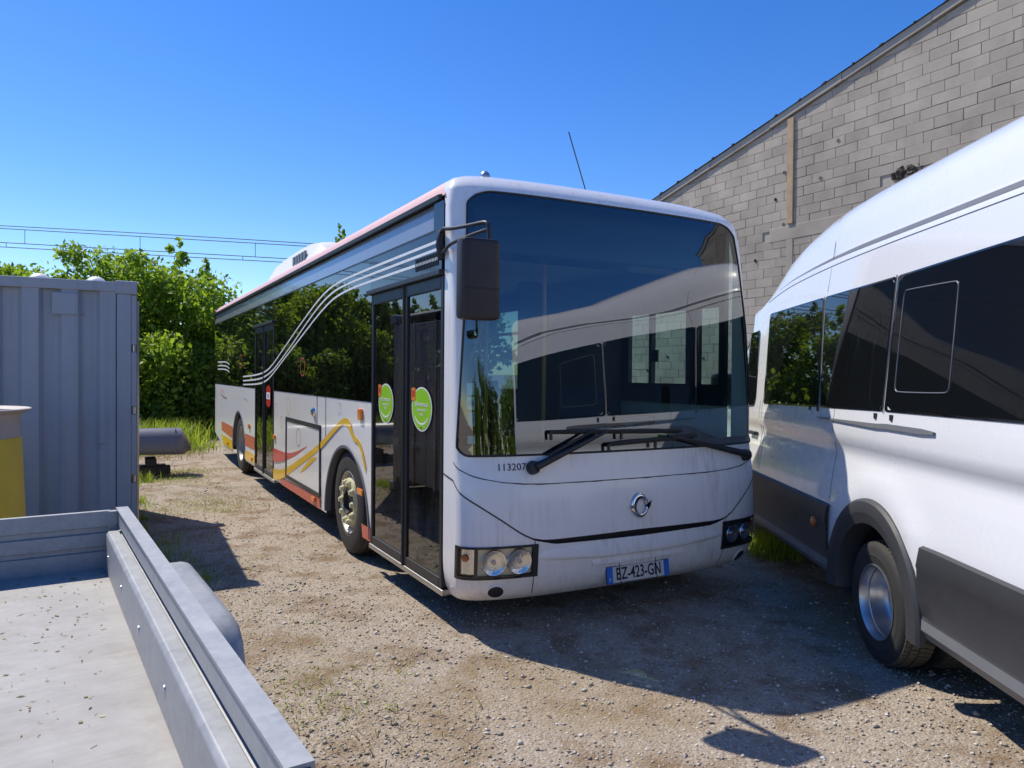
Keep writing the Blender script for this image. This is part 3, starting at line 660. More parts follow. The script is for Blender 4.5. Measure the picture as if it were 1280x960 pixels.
def bus_front():
    fc = MB()
    zk = lambda a: [a]+[z for z in (1.3, 1.7, 2.1, 2.4, 2.6, 2.7, 2.77, 2.80, 2.83, 2.865, 2.90, 2.925, 2.945, 2.955, 2.965, 2.972, 2.98) if z > a+.004]
    # upper cap between windscreen and roof, then both corner returns
    zt = [0, .12, .25, .38, .5, .6, .7, .8, .87, .93, 1]
    g = []
    base = ws_lo(1.285); zall = lin(base, 2.80, 14)+[2.815, 2.83, 2.865, 2.90, 2.925, 2.945, 2.955, 2.965, 2.972, 2.98]
    for s in WSC: a = ws_hi(s); g.append([FP(s, max(a, z)) for z in zall])
    fc.grid(g)
    for sg in (-1, 1):
        g = []
        for s in SIDEC(sg):
            a = hood(s); base = ws_lo(1.285); zs = lin(a, base, 4)+lin(base, 2.80, 14)[1:]+[2.815, 2.83, 2.865, 2.90, 2.925, 2.945, 2.955, 2.965, 2.972, 2.98]
            g.append([FP(s, z) for z in zs])
        fc.grid(g)
        q = [FP(sg*(SM+.2), z) for z in (2.945, 2.955, 2.965, 2.972, 2.98)]; fc.grid([q, [Vector((p.x, 1.13, p.z+.002)) for p in q]], flip=sg < 0)
    top = []                                   # lid of the cap
    for s in WSC: p = FP(s, 2.98); top.append([p, Vector((1.25+(p.x-1.25)*1.02, 1.13, 2.987))])
    fc.grid(top)
    front = fc.build('front_cap', frontwhite, bus, smooth=40)
    hp = MB(); fpatch(hp, WSC, hood, ws_lo, 8); hp.build('front_panel', frontwhite, bus, smooth=40)
    m = MB()                                   # crack-like seam across the panel
    sk_ = lambda s: float(np.interp(abs(s), [0, .7, .85, 1.0, 1.12, 1.2, 1.28, 1.34], [.94, .942, .948, .962, .985, 1.008, 1.045, 1.09]))
    rnd = random.Random(3)
    ss = lin(-1.33, 1.30, 90); fpatch(m, ss, lambda s: sk_(s)-.0028-.0035*abs(math.sin(s*23))*abs(math.sin(s*7+1)), lambda s: sk_(s)+.002, 1, .0025); m.build('panel_seam', dirtline, front)
    for sg in (-1, 1):
        m = MB(); fpatch(m, [sg*q for q in lin(.80, SM+.19, 20)][::sg], lambda s: hood(s)-.009, lambda s: hood(s)+.002, 1, .0022)
        fpatch(m, [sg*.800, sg*.806][::sg], .25, .385, 3, .0022); fpatch(m, [sg*.800, sg*.806][::sg], .555, .592, 1, .0022); m.build('bumper_seam', dirtline, front)
    m = MB(); fpatch(m, lin(-.83, .83, 40), lambda s: btop(s)-.02, lambda s: hood(s)+.012, 2, -.035); m.build('front_slot', blackpl, bus, smooth=40)
    # bumper with two lamp openings
    bm_ = MB(); HL0, HL1, HZ0, HZ1 = .79, 1.325, .375, .568
    zb = lambda s: .205+.02*max(0, (abs(s)-1.0))
    fpatch(bm_, lin(-HL0, HL0, 44), zb, btop, 12)
    for sg in (-1, 1):
        cs = [sg*q for q in lin(HL0, HL1, 18)][::sg]; fpatch(bm_, cs, zb, HZ0, 8); fpatch(bm_, cs, HZ1, btop, 4)
        cs = [sg*q for q in lin(HL1, SM, 3)+lin(SM, SM+.2, 5)[1:]][::sg]; fpatch(bm_, cs, zb, btop, 14)
    g = []
    for s in [q for q in lin(-SM-.2, SM+.2, 70)]: p = FP(s, zb(s)); g.append([Vector((1.25+(p.x-1.25)*.96, p.y+.12, p.z+.03)), p])
    bm_.grid(g); bump_ = bm_.build('bumper', frontwhite, bus, smooth=40)
    m = MB()                                   # raised fold over the number plate and the plate recess
    g = []
    for s in lin(-.78, .78, 40):
        k = math.cos(s/.78*math.pi/2)**.5; z0 = .475-.035*k
        g.append([FO(s, z0, .001), FO(s, z0+.012, .001+.022*k), FO(s, z0+.03, .001+.024*k), FO(s, z0+.085*k+.03, .0005)])
    m.grid(g); m.build('bumper_fold', frontwhite, bump_, smooth=50)
    m = MB(); fpatch(m, lin(-.38, .40, 16), .398, .41, 1, .012); g = [[FO(s, .398, .012), FO(s, .398, .001)] for s in lin(-.38, .40, 16)]; m.grid(g, flip=True); g = [[FO(s, .41, .012), FO(s, .43, .001)] for s in lin(-.38, .40, 16)]; m.grid(g); m.build('plate_hood', frontwhite, bump_, smooth=30)
    # headlamps
    for sg in (-1, 1):
        cs = lambda a, b, n: [sg*q for q in lin(a, b, n)][::sg]
        m = MB(); fpatch(m, cs(HL0-.012, HL1+.008, 16), HZ0-.006, HZ0+.014, 1, .006); fpatch(m, cs(HL0-.012, HL1+.008, 16), HZ1-.008, HZ1+.006, 1, .006)
        fpatch(m, cs(HL0-.010, HL0+.026, 2), HZ0-.006, HZ1+.006, 1, .0065); fpatch(m, cs(1.168, 1.190, 2), HZ0-.006, HZ1+.006, 1, .0065); fpatch(m, cs(HL1-.012, HL1+.008, 2), HZ0-.006, HZ1+.006, 1, .0065)
        g = []
        for (s, z) in [(sg*q, HZ0-.006) for q in lin(HL0-.012, HL1+.008, 12)]+[(sg*q, HZ1+.006) for q in lin(HL1+.008, HL0-.012, 12)]: g.append([FO(s, z, .006), FO(s, z, -.07)])
        m.grid(g, wrap=True); fpatch(m, cs(HL0, HL1, 8), HZ0, HZ1, 1, -.068)
        h = m.build('headlight', blackpl, bus, smooth=30)
        m = MB(); fpatch(m, cs(HL0+.024, 1.172, 8), HZ0+.012, HZ1-.008, 1, -.017); m.build('reflector_plate', cream if sg < 0 else blackpl, h)
        for c, rad in ((.90, .078), (1.065, .078)):
            o = FO(sg*c, .472, -.004); n = FN(sg*c, .478); m = MB()
            if sg > 0: rad *= .86
            m.lathe([(.0, -.010), (rad*.3, -.0095), (rad*.6, -.006), (rad*.85, .000), (rad*.92, .004), (rad, .006), (rad*1.05, .0), (rad*1.05, -.03)], o, n, 28); m.build('lamp', lampref, h, smooth=50)
            m = MB(); m.lathe([(0, .020), (rad*.5, .017), (rad*.92, .005)], o, n, 24); m.build('lens', lampglass, h, smooth=60)
            m = MB(); m.lathe([(0, .006), (.014, .004), (.017, -.012)], o, n, 10); m.build('bulb', steel, h, smooth=50)
        m = MB(); fpatch(m, cs(1.186, HL1-.010, 8), HZ0+.012, HZ1-.008, 1, -.018); m.build('indicator_bowl', lampref, h)
        m = MB(); o = FO(sg*1.255, .50, -.012); m.lathe([(0, .014), (.022, .006), (.026, -.008)], o, FN(sg*1.255, .5), 12); m.build('indicator_bulb', orangedim, h, smooth=50)
        m = MB(); fpatch(m, cs(HL0+.03, HL1-.01, 16), HZ0+.014, HZ1-.010, 1, .018); m.build('cover_glass', lampglass, h)
        def disc(rx, rz, off, n=26): return [FO(sg*1.05+rx*math.cos(2*math.pi*k/n), .285+rz*math.sin(2*math.pi*k/n), off) for k in range(n)]
        m = MB(); m.grid([[a, b, c, d] for a, b, c, d in zip(disc(.064, .050, .0015), disc(.057, .045, .009), disc(.052, .041, .009), disc(.0, .0, .004))]+[[disc(.064, .050, .0015)[0], disc(.057, .045, .009)[0], disc(.052, .041, .009)[0], disc(0, 0, .004)[0]]], flip=True); fg = m.build('fog_lamp', frontwhite, bus, smooth=40)
        m = MB(); m.grid([[a, b] for a, b in zip(disc(.0505, .0395, .0088), disc(0, 0, .0088))]+[[disc(.0505, .0395, .0088)[0], disc(0, 0, .0088)[0]]], flip=True); m.build('fog_recess_shade', blackpl, fg)  # flat black disc, the recess's shade is in its colour
    # windscreen: black printed border behind a bowed pane
    m = MB()
    inl = lambda s: ws_lo(s)+.055; inh = lambda s: max(ws_lo(s)+.06, min(ws_hi(s)-.02, 2.47 if abs(s) < 1.0 else 2.47))
    fpatch(m, WSC, ws_lo, lambda s: min(inl(s), ws_hi(s)), 2, -.010)
    fpatch(m, WSC, lambda s: max(ws_lo(s), ws_hi(s)-.03), ws_hi, 2, -.010)
    for sg in (-1, 1):
        cs = [sg*q for q in lin(1.285, 1.06, 30)][::-sg]
        lo_ = lambda s: ws_lo(s)+.05
        def edge(s):                            # band of constant width along the leaning glass edge
            a = abs(s)+.055; z = 1.2+(1.285-a)/.085; return max(ws_lo(s)+.05, min(ws_hi(s), z if a < 1.285 else ws_lo(s)))
        fpatch(m, cs, edge, lambda s: max(edge(s), ws_hi(s)-.02), 6, -.010)
    m.build('windscreen_border', blackgl, bus, smooth=40)
    m = MB(); fpatch(m, WSC, ws_lo, ws_hi, 26, 0.001); m.build('windscreen', wsglass, bus, smooth=60)
    # seal round the pane
    m = MB(); loop = [FO(s, ws_lo(s), .002) for s in WSC]+[FO(s, ws_hi(s), .002) for s in WSC[::-1]]; m.tube(loop+[loop[0]], .007, 6, cap=False); m.build('windscreen_seal', rubber, bus, smooth=60)
    # stickers low in the near corner of the windscreen
    for z0, z1, mt in ((1.50, 1.575, whiteg), (1.41, 1.49, whiteg), (1.31, 1.395, plain('light_blue_sticker', (.10, .42, .72), .4)), (1.20, 1.25, whiteg)):
        m = MB(); fpatch(m, lin(-1.212, -1.165, 4), z0, z1, 2, -.004); m.build('sticker', mt, bus)
    m = MB(); m.lathe([(0, .0), (.019, .0)], FO(-1.188, 1.45, -.002), FN(-1.188, 1.45), 18); m.build('blue_dot', blueg, bus)
    # badge: chrome ring thick at the left with a small fin
    m = MB(); g = []
    for i in range(40):
        a = 2*math.pi*i/40; th = .013+.011*max(0, math.cos(a-R(150))); row = []
        if R(-28) < ((a+math.pi) % (2*math.pi)-math.pi) < R(14): th *= .62
        for k in range(10):
            b = 2*math.pi*k/10; q = .057+th*math.cos(b); s = .0+q*math.cos(a)*.95; z = .755+q*math.sin(a)*1.12; row.append(FO(s, z, .010+.010*math.sin(b)))
        g.append(row+[row[0]])
    m.grid(g, wrap=True, flip=True); badge = m.build('badge_ring', chrome, bus, smooth=60)
    for poly in ([(.028, .0), (.05, .014), (.088, .032), (.078, -.006), (.06, -.03), (.05, -.012)], [(-.062, .01), (-.098, -.002), (-.066, -.016)]):
        m = MB(); o = FO(0, .755, .008); m.prism(poly, o, (1, 0, 0), (0, 0, 1), (0, -.012, 0)); m.build('badge_fin', chrome, badge, fix=True, bevel=.002)
    o = FO(-.94, 1.052, .0015); nn = FN(-.94, 1.052); ex = Vector((0, 0, 1)).cross(nn)*-1; ex = (FP(-.90, 1.052)-FP(-.98, 1.052)).normalized()
    text_mesh('113207', .062, o, ex, nn.cross(ex)*1.0, ink, 'fleet_number', bus, sx=1.05)
    # number plate
    c = FO(.0, .318, .022); n = Vector((0, -1, .12)).normalized(); e2 = n.cross(Vector((1, 0, 0))).normalized()*1; e2 = Vector((0, n.z, -n.y)).normalized(); e1 = Vector((1, 0, 0))
    def pl(x0, x1, z0, z1, d, dz, nm, mt, par, bev=0):
        m = MB(); m.prism([(x0, z0), (x1, z0), (x1, z1), (x0, z1)], c+n*d, e1, e2, n*dz); return m.build(nm, mt, par, fix=True, bevel=bev)
    base = pl(-.265, .265, -.058, .058, -.006, .006, 'number_plate', ink, bus)
    pl(-.215, .215, -.052, .052, .0005, .003, 'plate_face', plain('plate_white', (.62, .62, .60), .4), base)
    pl(-.262, -.2155, -.055, .055, .0005, .003, 'blue_band', blueg, base); pl(.2155, .262, -.055, .055, .0005, .003, 'blue_band', blueg, base)
    text_mesh('BZ-423-GN', .112, c+n*.0045, e1, e2, ink, 'plate_text', base, sx=.70, bold=.0012); text_mesh('F', .032, c+n*.0045-e1*.239-e2*.028, e1, e2, whiteg, 'country_letter', base)
    for dx in (-.16, .145): m = MB(); m.tube([c+n*.008+e1*dx+e2*.075, c+n*.008+e1*(dx+.004)-e2*.07, c+n*.02+e1*(dx+.03)-e2*.15], .0025, 5); m.build('plate_tie', ink, base)
    # wipers
    def wiper(piv, elbow, b0, b1, twin):
        W = lambda q, d: FO(q[0], q[1], d)
        m = MB(); P0 = W(piv, .045); Em = W(elbow, .05)
        m.lathe([(.0, .055), (.034, .05), (.042, .03), (.045, .0), (.045, -.01)], W(piv, 0), FN(*piv), 20); w = m.build('wiper', blackpl, bus, smooth=40)
        m = MB(); mid = P0.lerp(Em, .45); m.tube([P0, mid, Em], [.027, .02, .010], 8); m.build('arm', blackpl, w, smooth=60)
        if twin:
            m = MB(); a = W((piv[0]+.10, piv[1]+.075), .04); b = W((elbow[0]-.13, elbow[1]+.0), .05); m.tube([a, b], [.014, .009], 8); m.build('arm', blackpl, w, smooth=60)
        m = MB(); pts = [W((b0[0]+(b1[0]-b0[0])*t, b0[1]+(b1[1]-b0[1])*t), .035-.006*math.sin(t*9)) for t in lin(0, 1, 10)]
        m.tube(pts, [.008, .016, .012, .018, .010], 6)
        g = [[p, p+Vector((0, .022, -.02))] for p in pts]; m.grid(g); m.build('blade', rubber, w)
        for t in (.0, .55):
            p = pts[int(t*10)]; m = MB(); m.box((p.x-.007, p.y-.01, p.z-.055), (p.x+.007, p.y+.006, p.z)); m.build('blade_clip', blackpl, w)
    wiper((-.80, 1.045), (-.26, 1.262), (-.68, 1.270), (.38, 1.245), True)
    wiper((1.08, 1.035), (.24, 1.215), (-.25, 1.175), (.52, 1.205), False)
    # mirror on the near side
    m = MB(); m.box((-.028, .47, 2.36), (.0, .53, 2.55)); br = m.build('mirror_arm', blackpl, bus, bevel=.01)
    hd = Vector((-.06, -.15, 2.38))
    m = MB()
    m.tube(smoothpts([(-.015, .50, 2.53), (-.04, .40, 2.545), (-.05, .30, 2.52), (-.03, .05, 2.50), (-.01, -.12, 2.495), (.0, -.15, 2.48), (.0, -.16, 2.36), (.0, -.15, 2.15)], 2), .012, 8)
    m.tube(smoothpts([(-.015, .50, 2.40), (-.035, .38, 2.40), (-.04, .30, 2.43), (-.03, .05, 2.44), (.0, -.145, 2.45)], 2), .011, 8)
    m.tube([(-.01, .50, 2.54), (-.04, .47, 2.45), (-.01, .50, 2.37)], .022, 8); m.build('mirror_tube', blackpl, br, smooth=60)
    m = MB(); g = []
    for z, k in ((1.935, .80), (1.943, .96), (1.96, 1.0), (2.36, 1.0), (2.378, .97), (2.385, .86)):
        row = []
        for a in range(28):
            t = 2*math.pi*a/28; cx = abs(math.cos(t))**.35*(1 if math.cos(t) > 0 else -1); cy = abs(math.sin(t))**.5*(1 if math.sin(t) > 0 else -1)
            row.append(Vector((-.062+.122*k*cx, -.15+.055*k*cy, z)))
        g.append(row+[row[0]])
    m.grid(g, flip=True); m.add(g[0], [tuple(range(27, -1, -1))]); m.add(g[-1], [tuple(range(28))])
    hs = m.build('mirror_housing', mirrorpl, bus, smooth=50)
    m = MB(); m.box((-.175, -.2065, 2.105), (.05, -.2045, 2.111)); m.build('housing_groove', rubber, hs)
    m = MB(); m.box((-.165, -.096, 1.975), (.04, -.093, 2.35)); m.build('mirror_glass', chrome, hs)
    # roof fittings
    m = MB(); m.lathe([(.035, 0), (.035, .02), (.02, .04), (.0, .045)], (.36, .62, 2.962), (0, 0, 1), 16); m.build('roof_stud', steel, bus, smooth=40)
    m = MB(); m.tube([(1.50, 1.05, 2.96), (1.49, 1.05, 3.06), (1.48, 1.05, 3.10)], [.016, .012, .006], 8); m.tube([(1.48, 1.05, 3.10), (1.31, 1.05, 3.55)], .0045, 6); m.build('antenna', blackpl, bus)
bus_front()
def arch_top(y, yc, zc, r, base=0):
    d = abs(y-yc); return zc+math.sqrt(max(0, r*r-d*d)) if d < r else base
def bus_body():
    # lower panels with wheel arches, both sides
    def lower(x, y0, y1, arches, name, zlo=.245):
        ys = set(lin(y0, y1, 24))
        for yc, zc, r in arches:
            for k in range(29): ys.add(min(y1, max(y0, yc-r*math.cos(math.pi*k/28))))
            ys.add(yc-r+1e-4); ys.add(yc+r-1e-4); ys.add(yc-r-1e-4); ys.add(yc+r+1e-4)
        ys = sorted(y for y in ys if y0 <= y <= y1); g = []
        for y in ys:
            b = zlo+max(0, (y-10.7))*.17 if y > 10.7 else zlo
            for yc, zc, r in arches: b = max(b, arch_top(y, yc, zc, r))
            tuck = lambda z: .012*max(0, (.42-z)/.18)
            rear = .16*(1-math.sqrt(max(0, 1-max(0, (y-11.84)/.16)**2)))
            g.append([(x+(1 if x < 1 else -1)*(tuck(z)+rear), y, z) for z in lin(b, 1.39, 9)])
        m = MB(); m.grid(g, flip=x < 1); p = m.build(name, buswhite, bus, smooth=40)
        for yc, zc, r in arches:               # arch lip and dark wheel box
            sx = -1 if x < 1 else 1; m = MB(); gg = []
            for k in range(33):
                a = math.pi*k/32; c, s_ = -math.cos(a), math.sin(a)
                gg.append([(x+sx*.001, yc+(r+.012)*c, zc+(r+.012)*s_), (x+sx*.010, yc+(r+.004)*c, zc+(r+.004)*s_), (x+sx*.008, yc+(r-.02)*c, zc+(r-.02)*s_), (x-sx*.05, yc+(r-.02)*c, zc+(r-.02)*s_)])
            m.grid(gg, flip=x > 1); m.build('arch_lip', greyst, p, smooth=50)
            m = MB(); gg = []
            for k in range(17):
                a = math.pi*k/16; c, s_ = -math.cos(a), math.sin(a); gg.append([(x-sx*.03, yc+r*c, zc+r*s_), (x-sx*.62, yc+r*c, zc+r*s_)])
            m.grid(gg, flip=x < 1); m.box((min(x-sx*.63, x-sx*.66), yc-r, .3), (max(x-sx*.63, x-sx*.66), yc+r, zc+r)); m.build('wheel_box', darkin, p)
        return p
    AF, AR = (2.67, .27, .70), (8.82, .36, .63)
    pa = lower(0, 1.93, 5.93, [AF], 'side_panel'); pb = lower(0, 7.31, 12.0, [AR], 'side_panel')
    lower(2.5, .50, 12.0, [AF, AR], 'side_panel')
    # rear wall
    m = MB(); g = [[(x, 12.0-.0*z, z) for z in (.46, 1.39, 2.77, 2.93)] for x in lin(.16, 2.34, 6)]; m.grid(g, flip=True)
    for sx, x0 in ((1, 0), (-1, 2.5)):
        g = []
        for k in range(7):
            a = math.pi/2*k/6; g.append([(x0+sx*(.16-.16*math.cos(a)), 11.84+.16*math.sin(a), z) for z in (1.385, 2.77, 2.86)])
        m.grid(g, flip=sx > 0)
    m.build('rear_panel', buswhite, bus, smooth=40)
    # upper sides: posts, panes, cantrail, gutter, roof edge
    ribs = [(0, 2.83, .03), (.0, 2.77, 0)]
    rp = [(0, 2.775), (.012, 2.80), (.035, 2.84), (.08, 2.90), (.18, 2.945), (.40, 2.965), (.80, 2.98), (1.25, 2.985)]
    for sx, x0 in ((1, 0), (-1, 2.5)):
        m = MB(); g = [[(x0+sx*q, y if y > 1 else FP(-SM-.2, z).y-.004, z) for q, z in rp[:5]] for y in (.50, 4, 8, 11.92)]; m.grid(g, flip=sx > 0); m.build('roof_edge', roofpink, bus, smooth=60)
        m = MB(); m.prism([(-.022, 2.752), (-.026, 2.782), (.004, 2.790), (.006, 2.752)], (x0, .52, 0), (sx, 0, 0), (0, 0, 1), (0, 11.42, 0)); m.build('gutter', blackpl, bus, fix=True)
        m = MB(); g = [[(x0+sx*(-.004), y, 2.57), (x0+sx*.020, y, 2.75)] for y in lin(.62, 11.84, 8)]; m.grid(g, flip=sx > 0); m.build('cantrail', plain('cantrail_grey', (.20, .215, .235), .3, coat=.5, var=.08), bus)
        m = MB(); m.box((min(x0-sx*.006, x0+sx*.02), .62, 2.558), (max(x0-sx*.006, x0+sx*.02), 11.84, 2.572)); m.build('glazing_bead', blackpl, bus)
    m = MB(); g = [[(q if sd == 0 else 2.5-q, y, z) for q, z in rp[4:]] for sd in (0,) for y in (1.10, 4, 8, 11.92)]; m.grid(g, flip=True)
    g = [[(2.5-q, y, z) for q, z in rp[4:]] for y in (1.10, 4, 8, 11.92)]; m.grid(g)
    m.build('roof', buswhite, bus, smooth=60)
    m = MB(); g = []
    for k in range(9):
        a = math.pi/2*k/8; g.append([(q, 11.92+.08*math.sin(a), 2.77+(z-2.77)*math.cos(a)) for q, z in rp+[(2.5-q, z) for q, z in rp[::-1][1:]]])
    m.grid(g); m.build('roof_end', roofpink, bus, smooth=60)
    def pane(x, y0, y1, z0, z1, name, mt, par=bus, r=.06, off=.0):
        sx = -1 if x < 1 else 1; pts = []
        for cy, cz, a0 in ((y1-r, z1-r, 0), (y0+r, z1-r, 90), (y0+r, z0+r, 180), (y1-r, z0+r, 270)):
            for k in range(5): a = R(a0+90*k/4); pts.append((cy+r*math.cos(a), cz+r*math.sin(a)))
        m = MB(); m.add([(x+sx*off, a, b) for a, b in pts], [tuple(range(len(pts)))[::(1 if x > 1 else -1)]]); return m.build(name, mt, par)
    # right side dark glazing
    for y0, y1 in ((1.935, 3.92), (3.93, 5.925), (7.315, 9.55), (9.56, 11.83)): pane(0, y0, y1, 1.392, 2.560, 'side_window', sideglass, r=.012, off=.004)
    for y0, y1 in ((.505, 1.93), (5.93, 7.31)):
        m = MB(); m.box((-.004, y0, 2.30), (.03, y1, 2.557)); m.build('door_header', blackgl, bus)
        m = MB(); m.box((-.035, y0-.03, 2.262), (.03, y1+.06, 2.30)); m.build('door_rail', blackpl, bus, bevel=.006)
    m = MB()
    for k in range(16): m.box((-.009, .56+.026*k, 2.335), (-.003, .568+.026*k, 2.42))
    m.build('header_grille', blackpl, bus)
    for y0, y1 in ((1.905, 1.935), (3.90, 3.95), (5.90, 5.935), (7.305, 7.34), (9.53, 9.58), (11.81, 11.86)):
        m = MB(); m.box((.006, y0, 1.38), (.05, y1, 2.555)); m.build('window_post', blackpl, bus)
    pane(0, .468, .64, 2.44, 2.745, 'corner_window', blackgl, r=.03, off=.0045)
    # left side windows with frames
    lw = [(.56, .80), (.95, 1.40), (1.44, 1.74), (1.95, 3.45), (3.6, 5.2), (5.35, 6.95), (7.1, 8.7), (8.85, 10.45), (10.6, 11.7)]
    for y0, y1 in lw:
        pane(2.5, y0, y1, 1.56 if y1 < 1.8 else 1.45, 2.19 if y1 < 1.8 else 2.40, 'side_window', clearglass if y1 < 1.8 else leftglass, r=.07, off=-.004)
    ys = sorted(set([.50, 11.84]+[v for q in lw for v in q])); m = MB()
    for a, b in zip(ys[:-1], ys[1:]):
        if (a, b) in lw:
            z0, z1 = (1.56, 2.19) if b < 1.8 else (1.45, 2.40); m.box((2.455, a, 1.386), (2.5, b, z0)); m.box((2.455, a, z1), (2.5, b, 2.765))
        else: m.box((2.455, a, 1.386), (2.5, b, 2.765))
    m.build('window_frame', blackpl, bus)
    m = MB(); m.box((2.44, 1.30, 1.75), (2.453, 1.39, 1.86)); m.build('window_latch', blackpl, bus)
    # doors: two leaves each
    def leaf(y0, y1, ztop=2.262, xin=.012, name='door_leaf', tint=doorglass):
        e = empty(name, (0, 0, 0)); e.parent = bus; b = .042
        def piece(a0, a1, z0, z1):
            m.box((xin-.018, a0, z0), (xin+.022, a1, z1))
        m = MB(); piece(y0, y0+b, .25, ztop); piece(y1-b, y1, .25, ztop); piece(y0+b, y1-b, .25, .31); piece(y0+b, y1-b, ztop-.085, ztop)
        fr = m.build('door_frame', blackpl, e, bevel=.006)
        pane(xin, y0+b-.004, y1-b+.004, .306, ztop-.08, 'door_pane', tint, e, r=.02, off=.004)
        return e
    d1 = leaf(.472, 1.165); d2 = leaf(1.180, 1.925); leaf(5.945, 6.62); leaf(6.63, 7.305)
    for y0, y1 in ((1.162, 1.183), (6.615, 6.635)): m = MB(); m.tube([(-.006, (y0+y1)/2, .24), (-.006, (y0+y1)/2, 2.26)], .014, 8); m.build('door_seal', rubber, bus, smooth=60)
    for y0, y1 in ((.45, 1.95), (5.9, 7.33)): m = MB(); m.box((-.014, y0, .205), (.16, y1, .243)); m.build('door_sill', alu, bus, bevel=.008)
    # side furniture
    def rect(par, y0, y1, z0, z1, d0, d1, nm, mt, bev=0):
        m = MB(); m.box((-d1, y0, z0), (-d0, y1, z1)); return m.build(nm, mt, par, bevel=bev)
    hatch = empty('side_hatch', (0, 0, 0)); hatch.parent = bus
    rect(hatch, 3.59, 5.13, .41, 1.05, .001, .005, 'hatch_door', buswhite)
    for y0, y1, z0, z1 in ((3.545, 3.588, .37, 1.10), (5.132, 5.19, .37, 1.10), (3.588, 5.132, 1.052, 1.10), (3.588, 5.132, .365, .408)): rect(hatch, y0, y1, z0, z1, .001, .012, 'hatch_seal', blackpl, .004)
    for y, z, w, h in ((2.205, 1.28, .05, .05), (2.19, .625, .075, .028), (5.865, .80, .055, .03), (7.77, .81, .06, .035), (3.80, .32, .06, .025), (10.0, .36, .06, .025), (7.55, .34, .05, .025)):
        mt = orange; o = rect(bus, y-w, y+w, z-h, z+h, .002, .022, 'side_marker', mt, .008)
    m = MB(); m.lathe([(.05, 0), (.045, .018), (.03, .028), (0, .03)], (-.002, 3.83, 1.22), (-1, 0, 0), 16); m.build('flap_handle', chrome, bus, smooth=40)
    m = MB(); m.box((-.0045, 3.70, .24), (-.001, 3.708, 1.39)); m.box((-.0045, 3.36, 1.0), (-.001, 3.363, 1.39)); m.build('panel_joint', dirtline, pa)
    for k in range(4): rect(pb, 11.78, 11.83, 1.11+.06*k, 1.145+.06*k, .002-.012*0, .006, 'vent_slot', blackpl)
    # painted film: everything below is flat print on the side
    def film(poly, nm, mt, off=.0035, par=pa):
        m = MB(); m.add([(-off, y, z) for y, z in poly], [tuple(range(len(poly)))]); m.build(nm, mt, par, fix=False)
    def ribbon(cl, w, nm, mt, off=.008, par=bus):
        pts = smoothpts([Vector((-off, y, z)) for y, z in cl], 2); g = []; n = len(pts)
        for i, p in enumerate(pts):
            t = (pts[min(i+1, n-1)]-pts[max(i-1, 0)]).normalized(); nrm = Vector((0, -t.z, t.y)); ww = w if not isinstance(w, list) else float(np.interp(i/(n-1), np.linspace(0, 1, len(w)), w)); g.append([p+nrm*ww/2, p-nrm*ww/2])
        m = MB(); m.grid(g); return m.build(nm, mt, par)
    up = [(5.93,.39),(5.55,.415),(5.25,.46),(4.61,.62),(3.61,.90),(3.00,1.13),(2.80,1.20),(2.66,1.225),(2.56,1.22),(2.50,1.18),(2.44,1.12),(2.36,1.075),(2.27,1.065),(2.20,1.03),(2.13,.96),(2.055,.85)]
    lo = [(5.93,.245),(5.60,.285),(5.25,.355),(4.60,.55),(3.60,.835),(2.99,1.08),(2.80,1.15),(2.67,1.165),(2.60,1.15),(2.545,1.12),(2.46,1.065),(2.38,1.03),(2.30,1.03),(2.23,.99),(2.165,.93),(2.07,.80)]
    def strip(a, b, nm, mt, off, par):
        A_ = smoothpts([Vector((-off, *q)) for q in a], 1); B_ = smoothpts([Vector((-off, *q)) for q in b], 1); m = MB(); m.grid([[p, q] for p, q in zip(A_, B_)]); m.build(nm, mt, par)
    strip(up, lo, 'yellow_swoosh', yel, .0072, pa)
    strip([(5.93,.655),(5.43,.655),(5.0,.675),(4.69,.72),(4.4,.775),(4.11,.84)], [(5.93,.475),(5.61,.505),(5.17,.575),(4.69,.675),(4.4,.755),(4.105,.838)], 'red_swoosh', redg, .0076, pa)
    strip([(3.70,.765),(3.91,.735),(4.15,.645),(4.42,.52)], [(3.71,.745),(3.95,.66),(4.2,.575),(4.425,.515)], 'yellow_swoosh', yel, .0072, pa)
    strip([(5.5,.325),(4.4,.345),(3.57,.362)], [(5.45,.25),(4.4,.25),(3.57,.25)], 'red_sill', redf, .0038, pa)
    strip([(2.18,.36),(1.94,.36)], [(2.15,.25),(1.94,.25)], 'red_sill', redf, .0038, pa)
    strip([(10.85,.70),(10.2,.70),(9.47,.69)], [(10.85,.54),(10.2,.515),(9.47,.49)], 'red_band', redf, .0038, pb)
    strip([(8.19,.67),(7.8,.675),(7.33,.68)], [(8.19,.49),(7.8,.49),(7.33,.49)], 'red_band', redf, .0038, pb)
    strip([(10.85,.46),(10.2,.46),(9.46,.455)], [(10.6,.30),(10.2,.29),(9.46,.29)], 'yellow_band', yel, .0042, pb)
    strip([(8.19,.41),(7.8,.42),(7.33,.425)], [(8.19,.28),(7.8,.28),(7.33,.28)], 'yellow_band', yel, .0042, pb)
    s1 = [(.53,2.49),(1.4,2.487),(2.3,2.482),(3.02,2.468),(3.57,2.39),(4.35,2.19),(5.28,1.93),(5.95,1.74)]
    s2 = [(.53,2.44),(1.6,2.435),(2.82,2.425),(3.34,2.365),(3.94,2.225),(5.11,1.88),(5.95,1.66)]
    s3 = [(.53,2.38),(1.64,2.38),(2.70,2.372),(3.34,2.30),(4.64,1.96),(5.5,1.735),(5.95,1.615)]
    t1 = [(5.95,1.74),(6.3,1.66),(6.7,1.615),(7.33,1.58),(8.34,1.555)]; t2 = [(5.95,1.66),(6.35,1.59),(6.75,1.545),(7.33,1.515),(8.34,1.49)]; t3 = [(5.95,1.615),(6.3,1.53),(6.75,1.475),(7.33,1.45),(8.34,1.43)]
